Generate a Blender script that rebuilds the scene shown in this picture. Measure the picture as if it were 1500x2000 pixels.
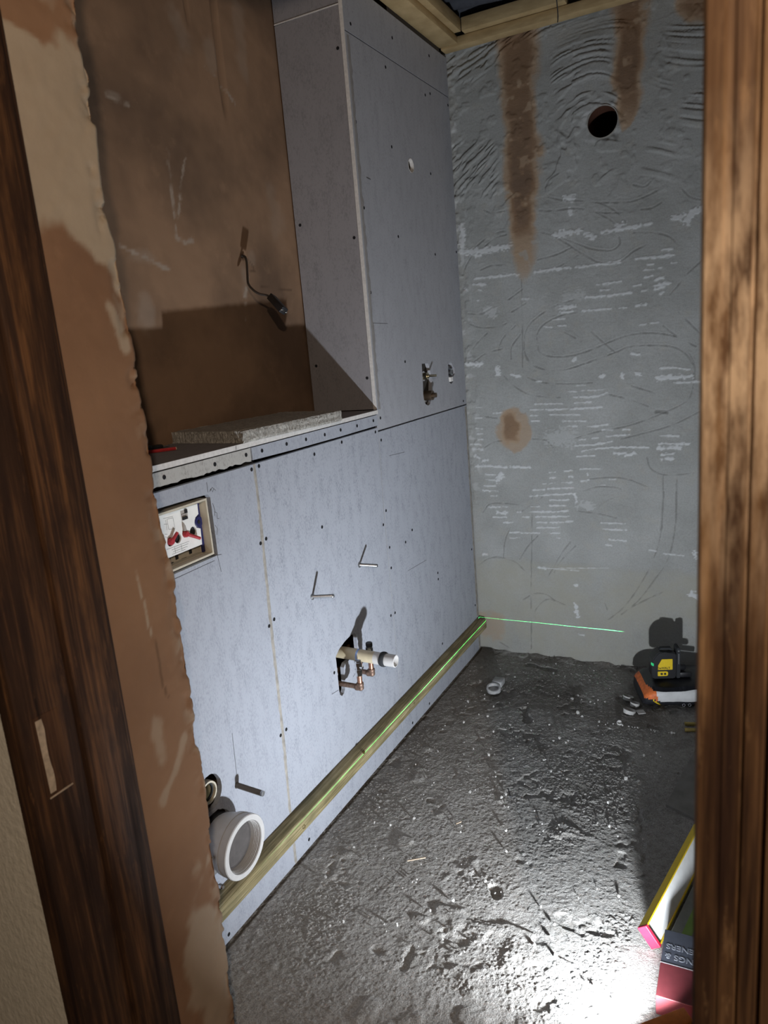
import bpy, bmesh, math, random
import numpy as np
from mathutils import Vector, Matrix, Euler

# ------------------------------------------------------------------ scene, camera, light
scene = bpy.context.scene
for o in list(bpy.data.objects):
    bpy.data.objects.remove(o)
COL = scene.collection

F_PX = 1424.76
cam_d = bpy.data.cameras.new('camera')
cam_d.sensor_fit = 'VERTICAL'; cam_d.sensor_height = 36.0
cam_d.lens = F_PX / 2000 * 36.0
cam_d.clip_start = 0.02
cam_d.dof.use_dof = True; cam_d.dof.focus_distance = 2.1; cam_d.dof.aperture_fstop = 8.0
cam = bpy.data.objects.new('camera', cam_d); COL.objects.link(cam)
PITCH, ROLL, YAW = -0.2229, 0.0861, 0.4908
_Rz = Matrix.Rotation(YAW, 3, 'Z'); _Rx = Matrix.Rotation(PITCH, 3, 'X'); _Ry = Matrix.Rotation(ROLL, 3, 'Y')
_R = _Rz @ _Rx @ _Ry                      # columns: right, forward, up
_M = Matrix((( _R[0][0], _R[0][2], -_R[0][1]), (_R[1][0], _R[1][2], -_R[1][1]), (_R[2][0], _R[2][2], -_R[2][1])))
cam.matrix_world = Matrix.Translation((1.0912, -1.0647, 1.3446)) @ _M.to_4x4()
scene.camera = cam

world = bpy.data.worlds.new('world'); scene.world = world; world.use_nodes = True
world.node_tree.nodes['Background'].inputs['Color'].default_value = (1.0, 0.8, 0.62, 1)
world.node_tree.nodes['Background'].inputs['Strength'].default_value = 0.012

HALL_W, LAMP_W, LASER_W = 52.0, 15.0, 220.0
# the bulb in the hall behind the photographer
hl = bpy.data.lights.new('hall_bulb', 'POINT'); hl.energy = HALL_W; hl.color = (1.0, 0.80, 0.62); hl.shadow_soft_size = 0.02
hlo = bpy.data.objects.new('hall_bulb', hl); COL.objects.link(hlo); hlo.location = (1.465, -1.48, 1.80)

vs = scene.view_settings
scene.display_settings.display_device = 'sRGB'
vs.view_transform = 'Standard'; vs.look = 'None'; vs.exposure = 0.0; vs.gamma = 1.0; vs.use_curve_mapping = False
scene.cycles.use_light_tree = False

# ------------------------------------------------------------------ geometry of the place (metres)
PANEL_X = 0.0          # face of the boarded-in wall
RECESS_X = -0.241      # old plaster behind the ledge
BACK_Y = 1.785
LEDGE_Z = 1.15
BOX_Y = 0.99           # near side of the tall boxing
CEIL_Z = 2.40
REVEAL_X = 0.295       # plaster reveal of the doorway

# ------------------------------------------------------------------ helpers
def tag(o, label=None, cat=None, group=None, kind=None):
    if label: o['label'] = label
    if cat: o['category'] = cat
    if group: o['group'] = group
    if kind: o['kind'] = kind
    return o

def empty(name, loc, label=None, cat=None, group=None, kind=None):
    e = bpy.data.objects.new(name, None); COL.objects.link(e); e.location = loc; e.empty_display_size = 0.05
    return tag(e, label, cat, group, kind)

def root_loc(o):
    return Vector(o.location)

def link(name, me, mat=None, parent=None, smooth=False):
    """link a mesh whose vertices are in world coordinates, keeping them there under its parent"""
    o = bpy.data.objects.new(name, me); COL.objects.link(o)
    if mat is not None:
        for m in (mat if isinstance(mat, (list, tuple)) else [mat]): me.materials.append(m)
    if smooth:
        me.polygons.foreach_set('use_smooth', [True] * len(me.polygons))
    if parent is not None:
        o.parent = parent
        p, t = parent, Vector((0, 0, 0))
        o.matrix_parent_inverse = Matrix.Translation(-world_loc(parent))
    return o

def world_loc(o):
    """world position of an unrotated chain of objects"""
    t = Vector(o.location)
    p = o.parent
    while p is not None:
        t = t + Vector(p.location) + o.matrix_parent_inverse.translation
        o, p = p, p.parent
    return t

def bm_obj(name, bm, mat=None, parent=None, smooth=False, auto=None):
    bmesh.ops.recalc_face_normals(bm, faces=bm.faces[:])
    me = bpy.data.meshes.new(name); bm.to_mesh(me); bm.free()
    o = link(name, me, mat, parent, smooth or auto is not None)
    if auto is not None:
        me.set_sharp_from_angle(angle=math.radians(auto))
    return o

def box(bm, x0, x1, y0, y1, z0, z1, bev=0.0, M=None, mi=0):
    v = [bm.verts.new((x, y, z)) for x in (x0, x1) for y in (y0, y1) for z in (z0, z1)]
    fs = [bm.faces.new([v[i] for i in q]) for q in ((0, 1, 3, 2), (4, 6, 7, 5), (0, 4, 5, 1), (2, 3, 7, 6), (0, 2, 6, 4), (1, 5, 7, 3))]
    for f in fs: f.material_index = mi
    out = v
    if bev > 0:
        es = list({e for f in fs for e in f.edges})
        r = bmesh.ops.bevel(bm, geom=es, offset=bev, segments=2, affect='EDGES', profile=0.5)
        out = list({w for f in r['faces'] for w in f.verts} | {w for w in v if w.is_valid})
        if M is not None:
            seen = set()
            fl = set()
            stack = [out[0]]
            while stack:
                a = stack.pop()
                if a in fl: continue
                fl.add(a)
                for e in a.link_edges: stack.append(e.other_vert(a))
            out = list(fl)
        for f in r['faces']: f.material_index = mi
    if M is not None:
        for w in out: w.co = M @ w.co
    return out

def ring_frame(d):
    d = Vector(d).normalized()
    a = Vector((0, 0, 1)) if abs(d.z) < 0.9 else Vector((1, 0, 0))
    u = d.cross(a).normalized(); return u, d.cross(u).normalized()

def tube(bm, pts, r, seg=16, cap=True, mi=0):
    """tube along points; r a number or one per point"""
    pts = [Vector(p) for p in pts]; n = len(pts)
    rs = r if isinstance(r, (list, tuple)) else [r] * n
    u, w = ring_frame(pts[1] - pts[0]); rings = []
    for i, p in enumerate(pts):
        d = (pts[min(i + 1, n - 1)] - pts[max(i - 1, 0)]).normalized()
        u = (u - d * u.dot(d)).normalized(); w = d.cross(u)
        rings.append([bm.verts.new(p + (u * math.cos(2 * math.pi * k / seg) + w * math.sin(2 * math.pi * k / seg)) * rs[i]) for k in range(seg)])
    for a, b in zip(rings, rings[1:]):
        for k in range(seg):
            f = bm.faces.new((a[k], a[(k + 1) % seg], b[(k + 1) % seg], b[k])); f.material_index = mi
    if cap:
        for q in (rings[0], rings[-1]):
            f = bm.faces.new(q); f.material_index = mi
    return rings

def lathe(bm, base, axis, prof, seg=40, mi=0, closed=False):
    """revolve (distance along axis, radius) points about an axis"""
    base = Vector(base); d = Vector(axis).normalized(); u, w = ring_frame(d); rings = []
    for t, r in prof:
        rings.append([bm.verts.new(base + d * t + (u * math.cos(2 * math.pi * k / seg) + w * math.sin(2 * math.pi * k / seg)) * max(r, 1e-5)) for k in range(seg)])
    pairs = list(zip(rings, rings[1:])) + ([(rings[-1], rings[0])] if closed else [])
    for a, b in pairs:
        for k in range(seg):
            f = bm.faces.new((a[k], a[(k + 1) % seg], b[(k + 1) % seg], b[k])); f.material_index = mi
    return rings

def catmull(pts, n=10):
    P = [Vector(p) for p in pts]; P = [P[0] * 2 - P[1]] + P + [P[-1] * 2 - P[-2]]; out = []
    for i in range(1, len(P) - 2):
        for k in range(n):
            t = k / n
            out.append(0.5 * ((2 * P[i]) + (P[i + 1] - P[i - 1]) * t + (2 * P[i - 1] - 5 * P[i] + 4 * P[i + 1] - P[i + 2]) * t * t + (3 * P[i] - P[i - 1] - 3 * P[i + 1] + P[i + 2]) * t ** 3))
    out.append(P[-2]); return out

def sheet(name, outline, holes, to3, thick, nrm, mat, parent=None, bev=None):
    """flat board cut from an outline with holes; to3 maps (a, b) to the face, nrm points out of it"""
    bm = bmesh.new(); loops = []; edges = []
    for lp in [outline] + list(holes):
        vs_ = [bm.verts.new(to3(*p)) for p in lp]
        for a, b in zip(vs_, vs_[1:] + vs_[:1]): edges.append(bm.edges.new((a, b)))
        loops.append(vs_)
    bmesh.ops.triangle_fill(bm, use_beauty=True, use_dissolve=False, edges=edges, normal=Vector(nrm))
    front = [f for f in bm.faces]
    off = Vector(nrm) * (-thick); back = {}
    for lp in loops:
        for a in lp: back[a] = bm.verts.new(a.co + off)
    for f in front: bm.faces.new([back[a] for a in reversed(f.verts)])
    for lp in loops:
        for a, b in zip(lp, lp[1:] + lp[:1]): bm.faces.new((a, b, back[b], back[a]))
    return bm_obj(name, bm, mat, parent)

def circle2(cx, cy, rx, ry=None, n=32, jag=0.0, seed=0):
    rnd = random.Random(seed); ry = ry or rx
    return [(cx + rx * (1 + rnd.uniform(-jag, jag)) * math.cos(2 * math.pi * k / n), cy + ry * (1 + rnd.uniform(-jag, jag)) * math.sin(2 * math.pi * k / n)) for k in range(n)]

# value noise on arrays (used to shape plaster, floor and masks)
_rng = np.random.default_rng(7); _LAT = _rng.random((256, 256))
def vnoise(x, y, seed=0):
    x = x + seed * 17.37; y = y + seed * 9.71
    xi = np.floor(x).astype(int); yi = np.floor(y).astype(int); fx = x - xi; fy = y - yi
    fx = fx * fx * fx * (fx * (fx * 6 - 15) + 10); fy = fy * fy * fy * (fy * (fy * 6 - 15) + 10)
    g = lambda i, j: _LAT[(i + seed * 31) & 255, (j + seed * 57) & 255]
    return ((g(xi, yi) * (1 - fx) + g(xi + 1, yi) * fx) * (1 - fy) + (g(xi, yi + 1) * (1 - fx) + g(xi + 1, yi + 1) * fx) * fy) * 2 - 1
def fbm(x, y, f, oct=4, seed=0, gain=0.5):
    s = np.zeros_like(x); a = 1.0; n = 0
    for o in range(oct):
        s += a * vnoise(x * f, y * f, seed + o); n += a; f *= 2.03; a *= gain
    return s / n
def sstep(a, b, x):
    t = np.clip((x - a) / (b - a), 0, 1); return t * t * (3 - 2 * t)

def grains(x, y, cell, keepf, seed):
    """crumbly lumps: steep little domes on a jittered lattice; returns height 0..1 and a tone per lump"""
    rg = np.random.default_rng(seed); T = rg.random((5, 128, 128))
    xs, ys = x / cell, y / cell; xi = np.floor(xs).astype(int); yi = np.floor(ys).astype(int)
    h = np.zeros_like(x); tone = np.zeros_like(x)
    for dx in (-1, 0, 1):
        for dy in (-1, 0, 1):
            a = (xi + dx) & 127; b = (yi + dy) & 127
            cx = xi + dx + 0.15 + 0.7 * T[0, a, b]; cy = yi + dy + 0.15 + 0.7 * T[1, a, b]
            r = 0.22 + 0.40 * T[2, a, b] ** 1.5; on = T[3, a, b] < keepf
            d = np.hypot((xs - cx), (ys - cy)) / r
            v = np.where(on & (d < 1), (1 - np.clip(d, 0, 1) ** 2.2) ** 0.6 * r * 1.7, 0)
            tone = np.where(v > h, T[4, a, b], tone); h = np.maximum(h, v)
    return h, tone

def grid_mesh(name, co, nu, nv, mat, attrs=None, parent=None, smooth=True, keep=None, flip=False):
    """co: (nu*nv,3) array laid out u-major; keep: bool per cell"""
    me = bpy.data.meshes.new(name)
    i, j = np.meshgrid(np.arange(nu - 1), np.arange(nv - 1), indexing='ij')
    a = (i * nv + j); q = np.stack([a, a + nv, a + nv + 1, a + 1], -1).reshape(-1, 4)
    if flip: q = q[:, ::-1]
    if keep is not None: q = q[keep.reshape(-1)]
    nf = len(q)
    me.vertices.add(len(co)); me.vertices.foreach_set('co', co.astype(np.float32).ravel())
    me.loops.add(nf * 4); me.loops.foreach_set('vertex_index', q.astype(np.int32).ravel())
    me.polygons.add(nf); me.polygons.foreach_set('loop_start', np.arange(0, nf * 4, 4, dtype=np.int32))
    me.update(calc_edges=True)
    for k, arr in (attrs or {}).items():
        at = me.attributes.new(k, 'FLOAT', 'POINT'); at.data.foreach_set('value', arr.astype(np.float32).ravel())
    me.validate()
    return link(name, me, mat, parent, smooth)

# ------------------------------------------------------------------ materials
class NT:
    def __init__(s, name, rough=0.8, spec=0.3, metal=0.0):
        s.m = bpy.data.materials.new(name); s.m.use_nodes = True; s.t = s.m.node_tree
        s.b = s.t.nodes['Principled BSDF']; s.b.inputs['Roughness'].default_value = rough
        s.b.inputs['Specular IOR Level'].default_value = spec; s.b.inputs['Metallic'].default_value = metal
        s.co = s.n('ShaderNodeTexCoord').outputs['Object']
    def n(s, ty, **kw):
        nd = s.t.nodes.new(ty)
        for k, v in kw.items(): setattr(nd, k, v)
        return nd
    def put(s, sock, v):
        if hasattr(v, 'is_linked') or isinstance(v, bpy.types.NodeSocket): s.t.links.new(v, sock)
        else:
            if isinstance(v, tuple) and len(v) == 3 and sock.type == 'RGBA': v = (*v, 1)
            sock.default_value = v
    def scale(s, sc, co=None, rot=None):
        nd = s.n('ShaderNodeMapping'); s.t.links.new(co or s.co, nd.inputs['Vector'])
        nd.inputs['Scale'].default_value = sc if isinstance(sc, tuple) else (sc, sc, sc)
        if rot: nd.inputs['Rotation'].default_value = rot
        return nd.outputs[0]
    def noise(s, sc=1.0, detail=4, rough=0.55, co=None, dist=0.0):
        nd = s.n('ShaderNodeTexNoise'); s.t.links.new(co or s.co, nd.inputs['Vector'])
        nd.inputs['Scale'].default_value = sc; nd.inputs['Detail'].default_value = detail; nd.inputs['Roughness'].default_value = rough; nd.inputs['Distortion'].default_value = dist
        return nd.outputs['Fac']
    def voro(s, sc, co=None, feature='F1'):
        nd = s.n('ShaderNodeTexVoronoi'); nd.feature = feature; s.t.links.new(co or s.co, nd.inputs['Vector']); nd.inputs['Scale'].default_value = sc
        return nd.outputs['Distance']
    def ramp(s, fac, *stops, interp='LINEAR'):
        nd = s.n('ShaderNodeValToRGB'); s.t.links.new(fac, nd.inputs[0]); cr = nd.color_ramp; cr.interpolation = interp
        while len(cr.elements) < len(stops): cr.elements.new(0.5)
        for e, (p, c) in zip(cr.elements, stops):
            e.position = p; e.color = (*c, 1) if isinstance(c, tuple) else (c, c, c, 1)
        return nd.outputs['Color']
    def mix(s, fac, a, b, mode='MIX'):
        nd = s.n('ShaderNodeMix'); nd.data_type = 'RGBA'; nd.blend_type = mode
        s.put(nd.inputs[0], fac); s.put(nd.inputs[6], a); s.put(nd.inputs[7], b)
        return nd.outputs[2]
    def math(s, op, a, b=0.0, c=None):
        nd = s.n('ShaderNodeMath'); nd.operation = op; s.put(nd.inputs[0], a); s.put(nd.inputs[1], b)
        if c is not None: s.put(nd.inputs[2], c)
        return nd.outputs[0]
    def attr(s, name):
        nd = s.n('ShaderNodeAttribute'); nd.attribute_name = name; return nd.outputs['Fac']
    def sep(s, co=None):
        nd = s.n('ShaderNodeSeparateXYZ'); s.t.links.new(co or s.co, nd.inputs[0]); return nd.outputs
    def col(s, v): s.put(s.b.inputs['Base Color'], v); return s
    def rough(s, v): s.put(s.b.inputs['Roughness'], v); return s
    def bump(s, h, strength=0.3, dist=0.002):
        nd = s.n('ShaderNodeBump'); s.put(nd.inputs['Height'], h); nd.inputs['Strength'].default_value = strength; nd.inputs['Distance'].default_value = dist
        s.t.links.new(nd.outputs[0], s.b.inputs['Normal']); return s

def flat(name, c, rough=0.6, spec=0.3, metal=0.0, var=0.12, nsc=60, bump=0.0):
    t = NT(name, rough, spec, metal)
    n = t.noise(nsc, 3)
    lo = tuple(x * (1 - var) for x in c); hi = tuple(min(1, x * (1 + var)) for x in c)
    t.col(t.ramp(n, (0.3, lo), (0.7, hi)))
    if bump: t.bump(n, bump, 0.001)
    return t.m

def board_mat(name, base, dark, speck=0.5, seed=0.0):
    t = NT(name, 0.75, 0.25)
    fine = t.noise(1.0, 5, 0.7, t.scale((230, 260, 120)))
    mid = t.noise(1.0, 4, 0.6, t.scale((30, 36, 14)))
    big = t.noise(2.3 + seed, 3)
    m = t.math('ADD', t.math('MULTIPLY', fine, 0.65), t.math('MULTIPLY', mid, 0.35))
    c = t.ramp(m, (0.34, dark), (0.34 + speck * 0.3, base))
    c = t.mix(t.ramp(big, (0.35, 0.0), (0.7, 0.35)), c, tuple(x * 0.86 for x in base))
    pit = t.ramp(t.voro(34), (0.035, 1.0), (0.06, 0.0)); gate = t.ramp(t.noise(9, 2), (0.60, 0.0), (0.64, 1.0))
    c = t.mix(t.math('MULTIPLY', t.math('MULTIPLY', pit, gate), 0.6), c, (0.08, 0.08, 0.09))
    t.col(c); t.bump(fine, 0.12, 0.001)
    return t.m

M = {}
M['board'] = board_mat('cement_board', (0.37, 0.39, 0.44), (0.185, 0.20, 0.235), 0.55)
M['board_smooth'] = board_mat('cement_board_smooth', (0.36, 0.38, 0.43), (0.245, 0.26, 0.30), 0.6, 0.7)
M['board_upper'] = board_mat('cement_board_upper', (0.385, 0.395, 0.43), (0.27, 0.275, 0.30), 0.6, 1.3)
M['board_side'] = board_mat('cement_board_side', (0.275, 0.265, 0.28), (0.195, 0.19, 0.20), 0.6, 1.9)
M['board_edge'] = flat('board_edge', (0.62, 0.60, 0.58), 0.8, 0.2, 0, 0.1, 120)
M['strip_rough'] = board_mat('rough_board_strip', (0.42, 0.41, 0.39), (0.22, 0.21, 0.19), 0.5, 2.2)
M['compound'] = flat('joint_compound', (0.31, 0.29, 0.26), 0.9, 0.1, 0, 0.25, 45, 0.3)
M['screw'] = flat('screw_black', (0.02, 0.02, 0.022), 0.9, 0.05)
M['pencil'] = flat('graphite', (0.09, 0.09, 0.095), 0.6, 0.3)
M['void'] = flat('dark_cavity', (0.05, 0.045, 0.04), 0.9, 0.1)
M['cream_plastic'] = flat('cream_plastic', (0.55, 0.50, 0.40), 0.45, 0.4, 0, 0.06)
M['white_plastic'] = flat('white_plastic', (0.78, 0.78, 0.76), 0.4, 0.45, 0, 0.04)
M['membrane'] = flat('grey_brown_membrane', (0.085, 0.077, 0.074), 0.6, 0.2)
M['collar'] = flat('off_white_collar', (0.50, 0.49, 0.48), 0.42, 0.4, 0, 0.04)
M['grey_plastic'] = flat('grey_plastic', (0.36, 0.33, 0.31), 0.5, 0.4, 0, 0.06)
M['blue_plastic'] = flat('blue_plastic', (0.016, 0.018, 0.085), 0.45, 0.4)
M['red_plastic'] = flat('red_plastic', (0.36, 0.03, 0.04), 0.45, 0.4)
M['black_plastic'] = flat('black_plastic', (0.016, 0.016, 0.018), 0.45, 0.4)
M['black_rubber'] = flat('black_rubber', (0.03, 0.032, 0.035), 0.7, 0.2)
M['steel'] = flat('zinc_steel', (0.50, 0.51, 0.53), 0.35, 0.5, 1.0, 0.2, 300)
M['chrome'] = flat('chrome', (0.78, 0.78, 0.78), 0.12, 0.5, 1.0, 0.05)
M['copper'] = flat('copper', (0.34, 0.18, 0.12), 0.42, 0.4, 0.8, 0.2, 120)
M['copper_dull'] = flat('tarnished_copper', (0.19, 0.125, 0.095), 0.5, 0.4, 0.6, 0.35, 150)
M['brass'] = flat('brass', (0.48, 0.43, 0.31), 0.3, 0.5, 1.0, 0.15, 200)
M['orange_plastic'] = flat('orange_plastic', (0.92, 0.27, 0.05), 0.45, 0.4)
M['yellow_plastic'] = flat('yellow_plastic', (0.78, 0.55, 0.02), 0.45, 0.4, 0, 0.05)
M['clear_grey'] = flat('black_tool', (0.02, 0.02, 0.02), 0.4, 0.5)

def wood_mat(name, dark, mid, light, worn=None):
    t = NT(name, 0.62, 0.22)
    warp = t.noise(1.0, 3, 0.5, t.scale((6, 6, 1.2)))
    g1 = t.noise(1.0, 5, 0.6, t.scale((38, 38, 1.6)), 1.2)
    g2 = t.noise(1.0, 4, 0.65, t.scale((260, 260, 9)))
    m = t.math('ADD', t.math('MULTIPLY', g1, 0.62), t.math('ADD', t.math('MULTIPLY', g2, 0.2), t.math('MULTIPLY', warp, 0.18)))
    c = t.ramp(m, (0.38, dark), (0.50, mid), (0.62, light))
    blot = t.noise(1.0, 4, 0.65, t.scale((30, 30, 7)))
    c = t.mix(t.ramp(blot, (0.48, 0.0), (0.66, 0.75)), c, tuple(x * 1.4 for x in dark))
    c = t.mix(t.ramp(t.noise(1.0, 5, 0.7, t.scale((90, 90, 16))), (0.6, 0.0), (0.72, 0.35)), c, tuple(min(1, x * 1.3) for x in light))
    if worn:      # varnish rubbed thin at hand height
        zc = t.sep()[2]
        up = t.n('ShaderNodeMapRange'); t.put(up.inputs[0], zc); up.inputs[1].default_value = 1.14; up.inputs[2].default_value = 1.31
        dn = t.n('ShaderNodeMapRange'); t.put(dn.inputs[0], zc); dn.inputs[1].default_value = 1.47; dn.inputs[2].default_value = 1.36
        st = t.ramp(t.noise(1.0, 5, 0.65, t.scale((110, 110, 22))), (0.36, 0.0), (0.60, 1.0))
        c = t.mix(t.math('MULTIPLY', t.math('MULTIPLY', up.outputs[0], dn.outputs[0]), t.math('MULTIPLY', st, 0.85)), c, worn)
    t.col(c); t.bump(g2, 0.15, 0.001)
    t.rough(t.ramp(g1, (0.3, 0.75), (0.7, 0.55)))
    return t.m
M['wood_dark'] = wood_mat('dark_varnished_wood', (0.020, 0.010, 0.007), (0.058, 0.028, 0.015), (0.19, 0.088, 0.036))
M['wood_warm'] = wood_mat('warm_varnished_wood', (0.022, 0.010, 0.006), (0.115, 0.060, 0.028), (0.33, 0.20, 0.10), (0.60, 0.44, 0.29))

def batten_wood():
    t = NT('treated_softwood', 0.7, 0.25)
    g = t.noise(1.0, 5, 0.6, t.scale((90, 3.0, 90)), 0.8); f = t.noise(1.0, 4, 0.6, t.scale((400, 14, 400)))
    m = t.math('ADD', t.math('MULTIPLY', g, 0.65), t.math('MULTIPLY', f, 0.35))
    c = t.ramp(m, (0.36, (0.08, 0.065, 0.028)), (0.5, (0.25, 0.205, 0.105)), (0.64, (0.44, 0.38, 0.23)))
    blot = t.noise(9.0, 3)
    c = t.mix(t.ramp(blot, (0.45, 0.0), (0.7, 0.65)), c, (0.10, 0.095, 0.05))
    t.col(c); t.bump(f, 0.25, 0.001); return t.m
M['batten'] = batten_wood()
def pale_timber():
    t = NT('pale_pine', 0.7, 0.2)
    g = t.noise(1.0, 4, 0.6, t.scale((14, 14, 60)))
    t.col(t.ramp(g, (0.3, (0.42, 0.30, 0.15)), (0.7, (0.58, 0.43, 0.23)))); return t.m
M['pine'] = pale_timber()

def plaster_back():
    t = NT('scored_grey_plaster', 0.9, 0.12)
    n1 = t.noise(5.0, 4); n2 = t.noise(180, 4, 0.7); n3 = t.noise(26, 4)
    c = t.ramp(n1, (0.3, (0.35, 0.355, 0.34)), (0.7, (0.455, 0.46, 0.45)))
    c = t.mix(t.ramp(n3, (0.55, 0.0), (0.75, 0.35)), c, (0.46, 0.43, 0.37))
    c = t.mix(t.ramp(n2, (0.3, 0.35), (0.6, 0.0)), c, (0.22, 0.21, 0.19))
    pale = t.math('MULTIPLY', t.attr('pale'), 1.0)
    c = t.mix(t.math('MULTIPLY', t.attr('low'), t.ramp(t.noise(7.0, 5, 0.6), (0.35, 0.12), (0.65, 0.75))), c, (0.39, 0.375, 0.315))
    c = t.mix(t.math('MULTIPLY', t.attr('score'), 0.6), c, (0.15, 0.145, 0.135))  # shade of the scored grooves also put into the colour
    c = t.mix(pale, c, (0.62, 0.63, 0.63))
    st = t.attr('stain')
    brown = t.ramp(t.noise(14, 4), (0.3, (0.15, 0.078, 0.034)), (0.7, (0.28, 0.155, 0.075)))
    tint = t.ramp(st, (0.0, (0.46, 0.36, 0.26)), (0.45, (0.44, 0.30, 0.185)), (0.75, (0.27, 0.145, 0.065)), (1.0, (0.15, 0.075, 0.033)))
    c = t.mix(t.ramp(st, (0.02, 0.0), (0.35, 0.85)), c, t.mix(t.ramp(st, (0.4, 0.1), (0.8, 0.4)), tint, brown))
    t.col(c)
    t.bump(t.math('ADD', t.math('MULTIPLY', n2, 0.5), t.math('MULTIPLY', t.noise(1.0, 5, 0.65, t.scale((50, 50, 110))), 0.9)), 0.55, 0.0025)
    return t.m
M['plaster_back'] = plaster_back()

def plaster_brown(name, base, dark, pale):
    t = NT(name, 0.9, 0.12)
    n1 = t.noise(3.2, 4); n2 = t.noise(150, 4, 0.7); n3 = t.noise(18, 5, 0.6)
    c = t.ramp(n1, (0.34, dark), (0.62, base))
    c = t.mix(t.ramp(n3, (0.58, 0.0), (0.8, 0.4)), c, tuple(x * 1.25 for x in base))
    c = t.mix(t.attr('pale'), c, t.mix(n3, pale, tuple(x * 0.75 for x in pale)))
    c = t.mix(t.attr('score'), c, tuple(x * 0.35 for x in dark))
    t.col(c); t.bump(t.math('ADD', t.math('MULTIPLY', n2, 0.5), n3), 0.25, 0.002)
    return t.m
M['plaster_recess'] = plaster_brown('brown_plaster', (0.265, 0.165, 0.103), (0.145, 0.093, 0.062), (0.40, 0.335, 0.275))
M['plaster_reveal'] = plaster_brown('brown_reveal_plaster', (0.30, 0.172, 0.10), (0.225, 0.126, 0.075), (0.52, 0.43, 0.32))

def floor_mat():
    t = NT('rough_screed', 1.0, 0.0)
    n1 = t.noise(4.0, 4); n2 = t.noise(60, 5, 0.65); n3 = t.noise(300, 3, 0.7)
    c = t.ramp(n1, (0.3, (0.40, 0.385, 0.36)), (0.7, (0.52, 0.505, 0.48)))
    c = t.mix(t.ramp(n2, (0.35, 0.5), (0.55, 0.0)), c, (0.25, 0.225, 0.195))
    c = t.mix(t.ramp(n2, (0.6, 0.0), (0.75, 0.6)), c, (0.52, 0.51, 0.49))
    c = t.mix(t.attr('grain'), c, (0.54, 0.53, 0.51))
    c = t.mix(t.attr('darker'), c, (0.13, 0.11, 0.09))  # darkens the far floor, the pits and the foot of the boards
    c = t.mix(t.ramp(n3, (0.40, 0.45), (0.52, 0.0)), c, (0.15, 0.14, 0.125))
    t.col(c); t.bump(t.math('ADD', t.math('MULTIPLY', n2, 0.4), n3), 1.0, 0.004)
    return t.m
M['floor'] = floor_mat()
def wallpaper():
    t = NT('cream_textured_paper', 0.85, 0.2)
    n = t.noise(120, 4, 0.6, t.scale((1, 1, 0.6)))
    t.col(t.ramp(n, (0.3, (0.60, 0.55, 0.45)), (0.7, (0.70, 0.645, 0.54)))); t.bump(n, 0.5, 0.004); return t.m
M['hall'] = wallpaper()
M['dark_wall'] = flat('grey_plaster_plain', (0.30, 0.29, 0.27), 0.9, 0.1)

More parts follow.
